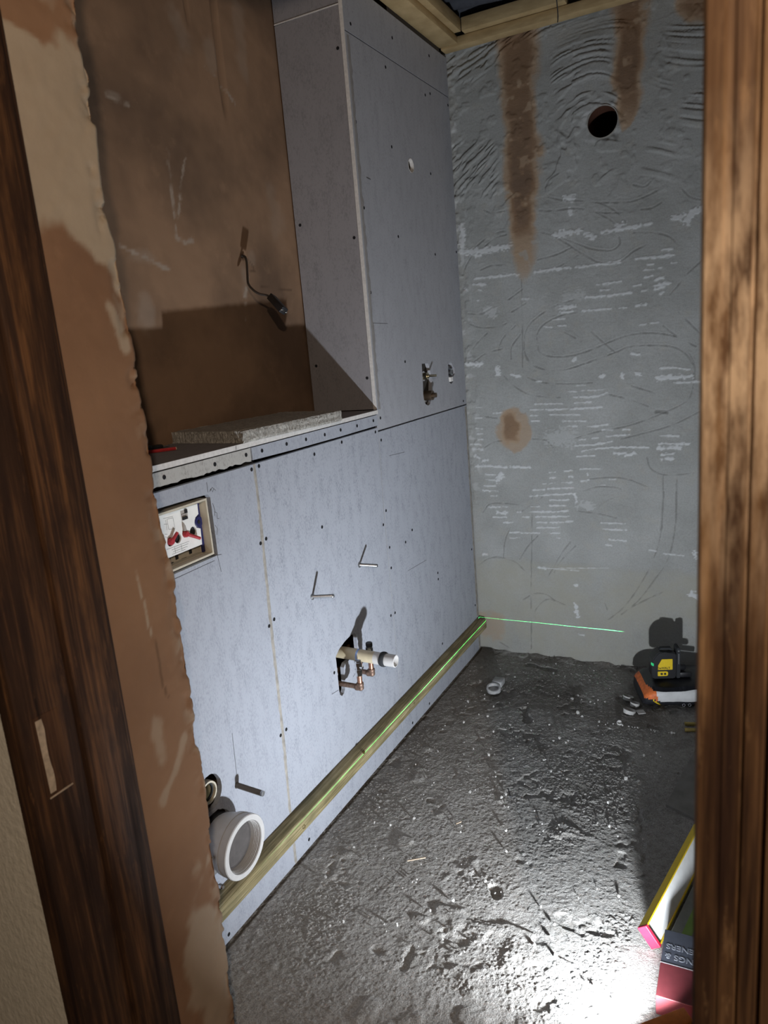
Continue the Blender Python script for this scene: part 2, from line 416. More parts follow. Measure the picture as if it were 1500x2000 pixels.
# marks read off the back wall, in metres (x, z)
DABS = [(0.0211,1,[(0.022,1.779),(0.019,1.683)]),(0.0211,1,[(0.015,1.68),(0.091,1.67),(0.21,1.677)]),(0.0141,1,[(0.075,1.656),(0.09,1.653)]),(0.0099,1,[(0.063,1.573),(0.239,1.57)]),(0.0099,1,[(0.304,1.57),(0.36,1.571),(0.435,1.569)]),(0.0084,1,[(0.457,1.568),(0.527,1.568),(0.612,1.568)]),(0.0246,1,[(0.387,1.69),(0.441,1.692)]),(0.0176,1,[(0.46,1.692),(0.473,1.696)]),(0.0155,1,[(0.492,1.679),(0.522,1.665)]),(0.0113,1,[(0.556,1.678),(0.614,1.679),(0.719,1.681)]),(0.0176,1,[(0.605,1.689),(0.626,1.695)]),(0.0176,1,[(0.793,1.688),(0.827,1.694)]),(0.0246,1,[(0.835,1.676),(0.854,1.693),(0.889,1.704)]),(0.007,1,[(0.669,1.571),(0.722,1.569)]),(0.0099,1,[(0.731,1.57),(0.796,1.567)]),(0.0084,1,[(0.757,1.59),(0.791,1.588)]),(0.0056,1,[(0.788,1.542),(0.805,1.542)]),(0.0056,1,[(0.707,1.548),(0.728,1.546)]),(0.0063,1,[(0.695,1.529),(0.728,1.529)]),(0.007,1,[(0.698,1.505),(0.725,1.507)]),(0.0056,1,[(0.742,1.53),(0.754,1.53)]),(0.0099,1,[(0.733,1.49),(0.762,1.499)]),(0.0099,1,[(0.733,1.472),(0.785,1.476)]),(0.0084,1,[(0.733,1.461),(0.765,1.466)]),(0.0084,1,[(0.751,1.444),(0.762,1.449)]),(0.0056,1,[(0.531,1.498),(0.566,1.498)]),(0.0063,1,[(0.572,1.498),(0.618,1.5)]),(0.0056,1,[(0.544,1.478),(0.578,1.476)]),(0.0056,1,[(0.66,1.481),(0.686,1.481)]),(0.0056,1,[(0.689,1.459),(0.71,1.46)]),(0.0084,1,[(0.49,1.456),(0.559,1.455)]),(0.0077,1,[(0.571,1.455),(0.653,1.457)]),(0.0063,1,[(0.476,1.41),(0.58,1.408)]),(0.0056,1,[(0.61,1.407),(0.635,1.406)]),(0.0084,1,[(0.665,1.409),(0.707,1.412)]),(0.0141,1,[(0.395,1.428),(0.447,1.429)]),(0.0099,1,[(0.388,1.412),(0.44,1.412)]),(0.0056,1,[(0.364,1.387),(0.414,1.389)]),(0.0049,1,[(0.383,1.365),(0.413,1.362)]),(0.0042,1,[(0.33,1.365),(0.36,1.36)]),(0.0042,1,[(0.68,1.342),(0.701,1.342)]),(0.0049,1,[(0.718,1.344),(0.745,1.345)]),(0.0099,1,[(0.055,1.553),(0.101,1.546)]),(0.0084,1,[(0.075,1.529),(0.086,1.527)]),(0.0113,1,[(0.021,1.538),(0.026,1.537)]),(0.0049,1,[(0.066,1.49),(0.074,1.489)]),(0.007,1,[(0.252,1.477),(0.273,1.475)]),(0.0211,1,[(0.426,1.815),(0.45,1.81)]),(0.0127,1,[(0.44,1.77),(0.442,1.752)]),(0.0127,1,[(0.021,1.245),(0.066,1.245)]),(0.0099,1,[(0.655,1.242),(0.676,1.237)]),(0.0387,0.45,[(0.111,1.452),(0.131,1.44)]),(0.0282,0.3,[(0.389,1.428),(0.423,1.469),(0.474,1.47)]),(0.0173,1,[(0.012,1.243),(0.07,1.243)]),(0.0207,1,[(0.134,1.219),(0.139,1.204)]),(0.0097,1,[(0.192,1.192),(0.227,1.183)]),(0.0083,1,[(0.291,1.161),(0.311,1.158)]),(0.0055,1,[(0.416,1.116),(0.446,1.113)]),(0.0055,1,[(0.45,1.136),(0.482,1.136)]),(0.0069,1,[(0.435,1.092),(0.525,1.091),(0.563,1.104)]),(0.0048,1,[(0.468,1.116),(0.478,1.116)]),(0.0048,1,[(0.488,1.116),(0.52,1.115)]),(0.0048,1,[(0.529,1.116),(0.548,1.117)]),(0.0062,1,[(0.438,1.07),(0.5,1.071)]),(0.0055,1,[(0.281,1.072),(0.389,1.069)]),(0.0069,1,[(0.328,1.048),(0.421,1.048),(0.544,1.05)]),(0.0055,1,[(0.266,1.049),(0.314,1.049)]),(0.0055,1,[(0.341,1.028),(0.457,1.024)]),(0.0055,1,[(0.39,1.002),(0.485,0.999)]),(0.0055,1,[(0.265,1.027),(0.293,1.026)]),(0.0062,1,[(0.264,1.006),(0.299,1.005)]),(0.0069,1,[(0.416,0.981),(0.446,0.979)]),(0.0069,1,[(0.485,0.977),(0.561,0.983)]),(0.0069,1,[(0.542,0.962),(0.58,0.963)]),(0.0055,1,[(0.618,0.963),(0.642,0.962)]),(0.0055,1,[(0.554,0.939),(0.642,0.942)]),(0.0055,1,[(0.503,0.932),(0.526,0.933)]),(0.0055,1,[(0.451,0.926),(0.477,0.927)]),(0.0069,1,[(0.434,0.903),(0.503,0.907),(0.576,0.918)]),(0.0069,1,[(0.463,0.883),(0.528,0.893),(0.611,0.896),(0.709,0.893)]),(0.0062,1,[(0.443,0.861),(0.515,0.865)]),(0.0097,1,[(0.582,0.873),(0.629,0.871)]),(0.011,1,[(0.623,0.863),(0.66,0.872)]),(0.0062,1,[(0.748,0.937),(0.813,0.936)]),(0.0083,1,[(0.745,0.907),(0.848,0.906)]),(0.0124,1,[(0.742,0.891),(0.816,0.89)]),(0.0104,1,[(0.757,0.865),(0.798,0.868)]),(0.0097,1,[(0.757,0.849),(0.793,0.852)]),(0.0152,1,[(0.742,1.145),(0.792,1.148),(0.857,1.147)]),(0.0069,1,[(0.797,1.129),(0.888,1.128)]),(0.0062,1,[(0.751,1.184),(0.791,1.183),(0.848,1.172)]),(0.0124,1,[(0.668,1.169),(0.681,1.168)]),(0.011,1,[(0.617,1.17),(0.62,1.153)]),(0.011,1,[(0.539,1.165),(0.551,1.168)]),(0.011,1,[(0.651,1.243),(0.681,1.237)]),(0.011,1,[(0.44,1.232),(0.446,1.241)]),(0.0097,1,[(0.024,0.823),(0.098,0.822),(0.157,0.818)]),(0.0097,1,[(0.171,0.82),(0.253,0.82)]),(0.0048,1,[(0.033,0.982),(0.059,0.979)]),(0.0048,1,[(0.032,0.959),(0.058,0.958)]),(0.0055,1,[(0.034,0.935),(0.06,0.935)]),(0.0069,1,[(0.006,0.916),(0.048,0.915)]),(0.0083,1,[(0.013,0.896),(0.054,0.892)]),(0.0104,1,[(0.019,0.867),(0.041,0.856)]),(0.0097,1,[(0.051,0.846),(0.074,0.849)]),(0.0055,1,[(0.11,1.042),(0.146,1.043)]),(0.0048,1,[(0.032,1.024),(0.058,1.023)]),(0.0041,1,[(0.038,1.067),(0.064,1.068)]),(0.0055,1,[(0.063,0.788),(0.107,0.787)]),(0.0055,1,[(0.062,0.766),(0.106,0.765)]),(0.0062,1,[(0.053,0.74),(0.105,0.739)]),(0.0069,1,[(0.048,0.72),(0.111,0.717)]),(0.0062,1,[(0.08,0.697),(0.107,0.697)]),(0.0207,1,[(0.114,0.766),(0.133,0.788)]),(0.0055,1,[(0.333,0.797),(0.357,0.801)]),(0.0055,1,[(0.391,0.804),(0.425,0.806)]),(0.0055,1,[(0.335,0.775),(0.356,0.777)]),(0.0055,1,[(0.41,0.781),(0.424,0.781)]),(0.0041,1,[(0.303,0.75),(0.317,0.752)]),(0.0041,1,[(0.331,0.753),(0.355,0.756)]),(0.0055,1,[(0.379,0.756),(0.423,0.758)]),(0.0055,1,[(0.264,0.725),(0.309,0.727)]),(0.0062,1,[(0.324,0.731),(0.372,0.734)]),(0.0055,1,[(0.382,0.735),(0.426,0.736)]),(0.0062,1,[(0.249,0.7),(0.281,0.702)]),(0.0062,1,[(0.291,0.704),(0.371,0.709),(0.432,0.714)]),(0.0083,1,[(0.429,0.714),(0.437,0.683)]),(0.0062,1,[(0.329,0.684),(0.404,0.687)]),(0.0062,1,[(0.328,0.661),(0.394,0.663)]),(0.0048,1,[(0.25,0.655),(0.286,0.656)]),(0.0062,1,[(0.067,0.649),(0.152,0.651)]),(0.0138,1,[(0.107,0.626),(0.147,0.625)]),(0.0055,1,[(0.192,0.63),(0.206,0.631)]),(0.0069,1,[(0.246,0.632),(0.403,0.64)]),(0.0062,1,[(0.087,0.605),(0.143,0.607)]),(0.0062,1,[(0.216,0.609),(0.241,0.611)]),(0.0062,1,[(0.27,0.613),(0.406,0.619)]),(0.0069,1,[(0.131,0.584),(0.171,0.586)]),(0.0062,1,[(0.273,0.589),(0.312,0.591)]),(0.0062,1,[(0.329,0.591),(0.381,0.594)]),(0.0062,1,[(0.392,0.597),(0.419,0.598)]),(0.0055,1,[(0.272,0.567),(0.363,0.571)]),(0.0055,1,[(0.158,0.543),(0.195,0.545)]),(0.0062,1,[(0.529,0.596),(0.62,0.596)]),(0.0062,1,[(0.535,0.572),(0.626,0.57)]),(0.0062,1,[(0.455,0.813),(0.54,0.811)]),(0.0097,1,[(0.46,0.762),(0.483,0.768)]),(0.0069,1,[(0.481,0.795),(0.482,0.786)]),(0.0048,1,[(0.565,0.771),(0.59,0.773)]),(0.0041,1,[(0.532,0.748),(0.551,0.748)]),(0.0276,0.4,[(0.444,0.665),(0.491,0.665)]),(0.0621,0.3,[(0.351,0.933),(0.412,0.939)]),(0.0053,1,[(0.273,0.568),(0.364,0.572)]),(0.0053,1,[(0.203,0.541),(0.282,0.544)]),(0.0053,1,[(0.316,0.545),(0.367,0.548)]),(0.0053,1,[(0.157,0.541),(0.181,0.542)]),(0.0046,1,[(0.156,0.517),(0.198,0.519)]),(0.0046,1,[(0.349,0.526),(0.366,0.527)]),(0.006,1,[(0.56,0.529),(0.625,0.527)]),(0.006,1,[(0.547,0.507),(0.569,0.506)]),(0.0046,1,[(0.763,0.483),(0.833,0.478)]),(0.0046,1,[(0.71,0.495),(0.74,0.49)]),(0.0079,1,[(0.27,0.396),(0.304,0.394)]),(0.0033,1,[(0.304,0.396),(0.439,0.393)]),(0.0026,1,[(0.359,0.399),(0.555,0.412)]),(0.0079,1,[(0.032,0.438),(0.05,0.439)]),(0.0146,1,[(0.422,0.245),(0.43,0.195)]),(0.0093,1,[(0.424,0.33),(0.43,0.331)]),(0.0166,1,[(0.873,0.491),(0.877,0.476)]),(0.0265,1,[(0.869,0.325),(0.886,0.32)]),(0.0079,1,[(0.432,0.116),(0.452,0.115)])]
ARCS = [[(0.362,1.827),(0.354,1.858),(0.371,1.885),(0.403,1.9)],[(0.362,1.827),(0.413,1.808),(0.469,1.798),(0.537,1.781),(0.615,1.769),(0.674,1.768),(0.754,1.792)],[(0.494,1.794),(0.555,1.773),(0.603,1.739),(0.638,1.699)],[(0.113,1.82),(0.147,1.804),(0.195,1.804)],[(0.328,1.785),(0.38,1.777),(0.444,1.775),(0.493,1.765),(0.554,1.744),(0.638,1.732)],[(0.53,1.75),(0.572,1.723),(0.605,1.695)],[(0.063,1.684),(0.114,1.715),(0.164,1.731),(0.199,1.732)],[(0.113,1.69),(0.156,1.713),(0.198,1.719)],[(0.313,1.716),(0.365,1.696),(0.415,1.665),(0.465,1.625),(0.508,1.595),(0.545,1.575),(0.612,1.57),(0.661,1.599),(0.702,1.614)],[(0.315,1.613),(0.388,1.623),(0.44,1.64)],[(0.393,1.579),(0.439,1.598),(0.465,1.61)],[(0.415,1.674),(0.466,1.649),(0.521,1.624),(0.583,1.612),(0.613,1.629),(0.613,1.653)],[(0.661,1.661),(0.731,1.651),(0.782,1.63),(0.81,1.597)],[(0.46,1.409),(0.388,1.4),(0.327,1.373),(0.302,1.339),(0.304,1.306),(0.309,1.273),(0.35,1.253),(0.416,1.249),(0.482,1.26),(0.546,1.281),(0.609,1.302),(0.67,1.312),(0.73,1.309),(0.8,1.292),(0.869,1.254)],[(0.448,1.454),(0.382,1.442),(0.314,1.41),(0.265,1.369),(0.249,1.317),(0.254,1.263),(0.28,1.228),(0.321,1.207)],[(0.194,1.254),(0.199,1.301),(0.236,1.345)],[(0.353,1.361),(0.406,1.34),(0.47,1.3)],[(0.509,1.332),(0.547,1.294),(0.59,1.253)],[(0.415,1.201),(0.481,1.219),(0.596,1.252),(0.64,1.268),(0.718,1.267),(0.789,1.257),(0.835,1.229),(0.859,1.191)],[(0.76,1.332),(0.806,1.292),(0.869,1.251)],[(0.812,1.375),(0.846,1.336),(0.886,1.291)],[(0.783,1.437),(0.817,1.475),(0.845,1.507),(0.894,1.546)],[(0.016,1.28),(0.056,1.325),(0.102,1.362)],[(0.037,1.251),(0.09,1.282),(0.163,1.297)],[(0.142,1.292),(0.165,1.337),(0.217,1.379)],[(0.194,1.48),(0.251,1.513)],[(0.205,1.433),(0.262,1.46)],[(0.026,1.443),(0.077,1.438),(0.121,1.454)],[(0.031,1.402),(0.074,1.385),(0.146,1.382),(0.182,1.392)],[(0.821,1.778),(0.848,1.749),(0.892,1.731)],[(0.249,1.551),(0.244,1.357),(0.238,1.217)],[(0.688,1.735),(0.72,1.733),(0.754,1.747)],[(0.662,1.819),(0.697,1.807),(0.72,1.82)],[(0.013,1.592),(0.03,1.629),(0.054,1.659)],[(0.087,1.603),(0.13,1.614),(0.186,1.611)],[(0.248,1.278),(0.26,1.244),(0.293,1.216),(0.346,1.201),(0.412,1.2),(0.49,1.219),(0.59,1.25)],[(0.161,1.19),(0.201,1.148),(0.255,1.115),(0.329,1.098),(0.383,1.094)],[(0.258,1.178),(0.318,1.155),(0.417,1.145),(0.507,1.144)],[(0.703,0.856),(0.715,0.817),(0.751,0.794),(0.793,0.79),(0.869,0.798)],[(0.611,0.928),(0.733,0.958),(0.81,0.984),(0.895,1.028)],[(0.569,1.097),(0.643,1.075),(0.709,1.047)],[(0.431,0.932),(0.516,0.956),(0.642,0.979),(0.757,1.02),(0.838,1.06),(0.86,1.108),(0.865,1.18),(0.848,1.229)],[(0.466,0.725),(0.525,0.742),(0.583,0.74),(0.621,0.73)],[(0.493,0.773),(0.577,0.78),(0.64,0.77),(0.702,0.745)],[(0.76,0.784),(0.76,0.699),(0.754,0.573)],[(0.808,0.772),(0.805,0.648)],[(0.511,0.653),(0.557,0.689),(0.596,0.703)],[(0.444,0.641),(0.523,0.633),(0.588,0.618)],[(0.066,0.903),(0.104,0.924),(0.14,0.93)],[(0.042,0.626),(0.082,0.664),(0.2,0.663)],[(0.206,0.631),(0.301,0.697)],[(0.268,0.935),(0.323,0.927),(0.35,0.899)],[(0.073,1.03),(0.123,1.021)],[(0.65,1.125),(0.71,1.103),(0.733,1.093)],[(0.123,0.431),(0.133,0.504),(0.158,0.562)],[(0.194,0.428),(0.232,0.487),(0.275,0.532)],[(0.302,0.342),(0.332,0.394),(0.374,0.467),(0.422,0.531)],[(0.338,0.38),(0.373,0.439),(0.428,0.497)],[(0.552,0.193),(0.616,0.256),(0.679,0.357),(0.728,0.467),(0.752,0.566),(0.763,0.726)],[(0.603,0.22),(0.666,0.281),(0.728,0.374),(0.781,0.47),(0.804,0.6),(0.809,0.726)],[(0.629,0.246),(0.709,0.298),(0.776,0.337)],[(0.01,0.388),(0.049,0.419),(0.101,0.43),(0.172,0.416),(0.213,0.379)],[(0.233,0.176),(0.271,0.231),(0.313,0.26),(0.381,0.241)],[(0.2,0.247),(0.251,0.28),(0.3,0.281),(0.334,0.258)],[(0.258,0.704),(0.241,0.366),(0.227,0.025)],[(0.54,0.263),(0.549,0.235)],[(0.088,0.039),(0.125,0.02)]]
STAIN_A = [(2.397, 0.173, 0.355, 0.75), (2.348, 0.183, 0.342, 0.8), (2.247, 0.197, 0.338, 0.8), (2.163, 0.203, 0.326, 0.8), (2.077, 0.208, 0.336, 0.9), (1.989, 0.204, 0.348, 0.9), (1.921, 0.206, 0.33, 1), (1.814, 0.205, 0.322, 1), (1.742, 0.206, 0.316, 0.9), (1.696, 0.21, 0.314, 0.45), (1.632, 0.217, 0.31, 0.35), (1.576, 0.23, 0.298, 0.3), (1.52, 0.252, 0.272, 0.1)]
STAIN_B = [(2.445, 0.59, 0.767, 0.7), (2.389, 0.589, 0.735, 0.75), (2.315, 0.597, 0.719, 0.9), (2.24, 0.595, 0.706, 1), (2.164, 0.586, 0.694, 1), (2.115, 0.602, 0.697, 0.9), (2.066, 0.612, 0.689, 0.7), (2.019, 0.621, 0.665, 0.5), (1.989, 0.626, 0.643, 0.3)]
STAIN_C = [(0.192, 0.975), (0.121, 0.977), (0.197, 1.084), (0.182, 0.887)]

# ------------------------------------------------------------------ the setting
def poly_dist(X, Z, pts):
    d = np.full(X.shape, 9.0)
    if len(pts) == 1: pts = pts * 2
    for (ax, az), (bx, bz) in zip(pts, pts[1:]):
        dx, dz = bx - ax, bz - az; L = dx * dx + dz * dz + 1e-12
        t = np.clip(((X - ax) * dx + (Z - az) * dz) / L, 0, 1)
        d = np.minimum(d, np.hypot(X - ax - t * dx, Z - az - t * dz))
    return d
def near(xs, zs, pts, pad):
    px = [p[0] for p in pts]; pz = [p[1] for p in pts]
    i0, i1 = np.searchsorted(xs, (min(px) - pad, max(px) + pad)); j0, j1 = np.searchsorted(zs, (min(pz) - pad, max(pz) + pad))
    return slice(i0, i1), slice(j0, j1)

VENT = (0.561, 2.040, 0.052)
def build_back_wall():
    xs = np.arange(-0.03, 1.27, 0.0032); zs = np.arange(-0.03, 2.62, 0.0032)
    X, Z = np.meshgrid(xs, zs, indexing='ij')
    h = 0.0035 * fbm(X, Z, 3.0, 3, 1) + 0.0016 * fbm(X, Z, 14, 3, 4)
    pale = np.zeros_like(X); score = np.zeros_like(X); stain = np.zeros_like(X)
    up = sstep(1.60, 2.0, Z + 0.12 * fbm(X, Z, 3, 2, 9))
    # trowel dabs on the upper wall: short raised strokes leaning up to the right
    ang = 0.28 + 0.5 * fbm(X, Z, 1.3, 2, 12)
    U = X * np.cos(ang) + Z * np.sin(ang); V = -X * np.sin(ang) + Z * np.cos(ang)
    s = vnoise(U * 15, V * 68, 3) + 0.45 * vnoise(U * 45, V * 80, 8)
    gate = sstep(0.0, 0.25, fbm(X, Z, 4.5, 2, 21) + 0.42 - 0.45 * sstep(0.15, 0.02, np.abs(X - 0.27)))
    h += up * gate * 0.0048 * sstep(0.05, 0.30, s)
    lump = fbm(X, Z, 30, 3, 30)
    h += (0.25 + 0.75 * up) * 0.0030 * sstep(0.1, 0.5, lump)
    # crusty left margin
    edge = sstep(0.07, 0.0, X) * sstep(0.5, 0.9, Z)
    h += edge * 0.004 * sstep(0.0, 0.5, fbm(X, Z, 45, 2, 40))
    pale = np.maximum(pale, 0.6 * edge * sstep(0.35, 0.6, fbm(X, Z, 40, 2, 44)))
    for wd, a, pts in DABS:
        if wd <= 0: continue
        r = wd * 0.5; sl = near(xs, zs, pts, wd + 0.01)
        if X[sl].size == 0: continue
        d = poly_dist(X[sl], Z[sl], pts) + r * 0.8 * vnoise(X[sl] * 130, Z[sl] * 210, 5) + r * 0.35 * vnoise(X[sl] * 40, Z[sl] * 60, 6)
        m = a * sstep(r + 0.0016, r - 0.0022, d)
        pale[sl] = np.maximum(pale[sl], m); h[sl] += 0.0016 * m
    for pts in ARCS:
        c = [(p.x, p.y) for p in catmull([(a, b, 0) for a, b in pts], 6)] if len(pts) > 2 else pts
        sl = near(xs, zs, c, 0.012)
        if X[sl].size == 0: continue
        d = poly_dist(X[sl], Z[sl], c) + 0.0012 * vnoise(X[sl] * 60, Z[sl] * 60, 11)
        br = sstep(-0.65, 0.0, fbm(X[sl], Z[sl], 25, 2, 17))
        m = sstep(0.0030, 0.0008, d) * br
        score[sl] = np.maximum(score[sl], 0.85 * m); h[sl] -= 0.0022 * m
        h[sl] += 0.0009 * sstep(0.0075, 0.005, d) * sstep(0.0025, 0.0045, d) * br
    # damp brown streaks
    for tab, core in ((STAIN_A, 1.0), (STAIN_B, 0.9)):
        zt = np.array([t[0] for t in tab])[::-1]; lo = np.array([t[1] for t in tab])[::-1]; hi = np.array([t[2] for t in tab])[::-1]; dd = np.array([t[3] for t in tab])[::-1]
        zz = Z + 0.012 * fbm(X, Z, 22, 3, 51)
        L = np.interp(zz, zt, lo); H = np.interp(zz, zt, hi); D = np.interp(zz, zt, dd, left=0.0)
        cx = (L + H) / 2; hw = np.maximum((H - L) / 2, 0.004)
        q = np.abs(X + 0.02 * fbm(X, Z, 16, 4, 52) - cx) / hw
        m = sstep(1.22, 0.62, q) * D * (0.55 + 0.45 * sstep(0.85, 0.35, q))
        m *= 1 - 0.45 * sstep(0.3, 0.6, fbm(X, Z, 28, 3, 55))
        stain = np.maximum(stain, m * core)
    c0 = STAIN_C[0]
    q = np.hypot((X - c0[0] + 0.016 * fbm(X, Z, 25, 3, 61)) / 0.072, (Z - c0[1] + 0.02 * fbm(X, Z, 25, 3, 62)) / 0.098)
    q2 = np.hypot((X - c0[0] + 0.012) / 0.045, (Z - c0[1] - 0.005) / 0.075) + 0.3 * fbm(X, Z, 30, 3, 64)
    stain = np.maximum(stain, 0.30 * sstep(1.05, 0.85, q) + 0.42 * sstep(1.0, 0.5, q2))
    q = np.hypot((X - 1.02) / 0.22, (Z - 2.33) / 0.14) + 0.3 * fbm(X, Z, 9, 3, 66)
    stain = np.maximum(stain, 0.75 * sstep(1.0, 0.7, q))
    stain = np.maximum(stain, 0.22 * sstep(1.0, 0.6, np.hypot((X - 0.05) / 0.07, (Z - 0.12) / 0.09) + 0.5 * fbm(X, Z, 18, 3, 68)))
    low = sstep(0.44, 0.41, Z + 0.015 * fbm(X, Z, 9, 3, 70) + 0.02 * X)
    h += low * 0.003
    # broken plaster round the vent pipe
    rv = np.hypot(X - VENT[0], Z - VENT[1])
    ringm = sstep(0.085, 0.055, rv + 0.012 * fbm(X, Z, 30, 3, 75))
    pale = np.maximum(pale, 0.55 * ringm * sstep(-0.1, 0.3, fbm(X, Z, 30, 3, 77))); h += 0.003 * ringm * fbm(X, Z, 40, 2, 78)
    for (a, b) in ((0.618, 2.06), (0.566, 1.985), (0.60, 1.99)):
        m = sstep(0.016, 0.004, np.hypot(X - a, (Z - b) * 0.7) + 0.008 * fbm(X, Z, 60, 2, 79)); score = np.maximum(score, 0.9 * m); h -= 0.003 * m
    m = sstep(0.010, 0.004, poly_dist(X, Z, [(0.735, 1.027), (0.775, 1.02)]) + 0.004 * vnoise(X * 60, Z * 60, 3)); score = np.maximum(score, m); h -= 0.004 * m
    h += 0.006 * sstep(0.03, 0.0, Z) * fbm(X, Z, 20, 2, 90)
    co = np.stack([X.ravel(), (BACK_Y - h).ravel(), Z.ravel()], -1)
    cx = (X[:-1, :-1] + 0.0016); cz = (Z[:-1, :-1] + 0.0016)
    keep = np.hypot(cx - VENT[0], cz - VENT[1]) > VENT[2]
    o = grid_mesh('wall_back', co, len(xs), len(zs), M['plaster_back'], dict(pale=pale, score=score, stain=stain, low=low), keep=keep)
    tag(o, kind='structure')
build_back_wall()

def build_recess():
    ys = np.arange(-0.32, 1.80, 0.006); zs = np.arange(-0.02, 2.62, 0.006)
    Y, Z = np.meshgrid(ys, zs, indexing='ij')
    h = 0.003 * fbm(Y, Z, 2.5, 3, 101) + 0.0012 * fbm(Y, Z, 22, 3, 103)
    pale = np.zeros_like(Y); score = np.zeros_like(Y)
    for (cy, cz, ry, rz, a) in ((0.56, 2.16, 0.05, 0.10, 0.28), (0.82, 2.20, 0.03, 0.14, 0.22), (0.68, 2.12, 0.03, 0.06, 0.25), (0.30, 1.95, 0.03, 0.012, 0.35),
                                (0.90, 1.75, 0.05, 0.09, 0.18), (0.71, 1.56, 0.025, 0.06, 0.25), (0.33, 1.60, 0.05, 0.02, 0.25), (0.30, 1.46, 0.035, 0.05, 0.30), (0.75, 1.62, 0.02, 0.03, 0.2)):
        q = np.hypot((Y - cy) / ry, (Z - cz) / rz) + 0.9 * fbm(Y, Z, 14, 4, 110)
        pale = np.maximum(pale, a * sstep(1.0, 0.3, q))
    for pts in ([(0.455, 1.86), (0.452, 1.77), (0.446, 1.655), (0.475, 1.645), (0.503, 1.652)], [(0.516, 1.85), (0.49, 1.79), (0.462, 1.70)], [(0.253, 1.62), (0.34, 1.595), (0.42, 1.57)],
                [(0.64, 2.10), (0.70, 2.085), (0.76, 2.03)], [(0.28, 1.945), (0.345, 1.938)], [(0.73, 1.58), (0.70, 1.52), (0.69, 1.45)]):
        d = poly_dist(Y, Z, pts) + 0.006 * fbm(Y, Z, 60, 3, 112)
        pale = np.maximum(pale, 0.75 * sstep(0.0065, 0.001, d) * sstep(-0.4, 0.2, fbm(Y, Z, 40, 2, 114)))
    # two shallow vertical chases near the top
    for cy, w, zb in ((0.715, 0.012, 2.02), (0.60, 0.010, 2.22)):
        m = sstep(w, w * 0.5, np.abs(Y - cy + 0.004 * fbm(Y, Z, 8, 2, 120))) * sstep(zb - 0.06, zb + 0.06, Z)
        h -= 0.012 * m; score = np.maximum(score, 0.35 * m)
    for pts in ([(0.73, 1.62), (0.755, 1.60)], [(0.735, 1.59), (0.765, 1.585), (0.75, 1.60)], [(0.78, 1.545), (0.94, 1.54)]):
        m = sstep(0.003, 0.001, poly_dist(Y, Z, pts)); score = np.maximum(score, 0.5 * m)
    m = sstep(0.010, 0.005, np.hypot(Y - 0.713, Z - 1.627)); score = np.maximum(score, m); h -= 0.008 * m
    co = np.stack([(RECESS_X + h).ravel(), Y.ravel(), Z.ravel()], -1)
    o = grid_mesh('wall_left', co, len(ys), len(zs), M['plaster_recess'], dict(pale=pale, score=score), flip=False)
    tag(o, kind='structure')
build_recess()

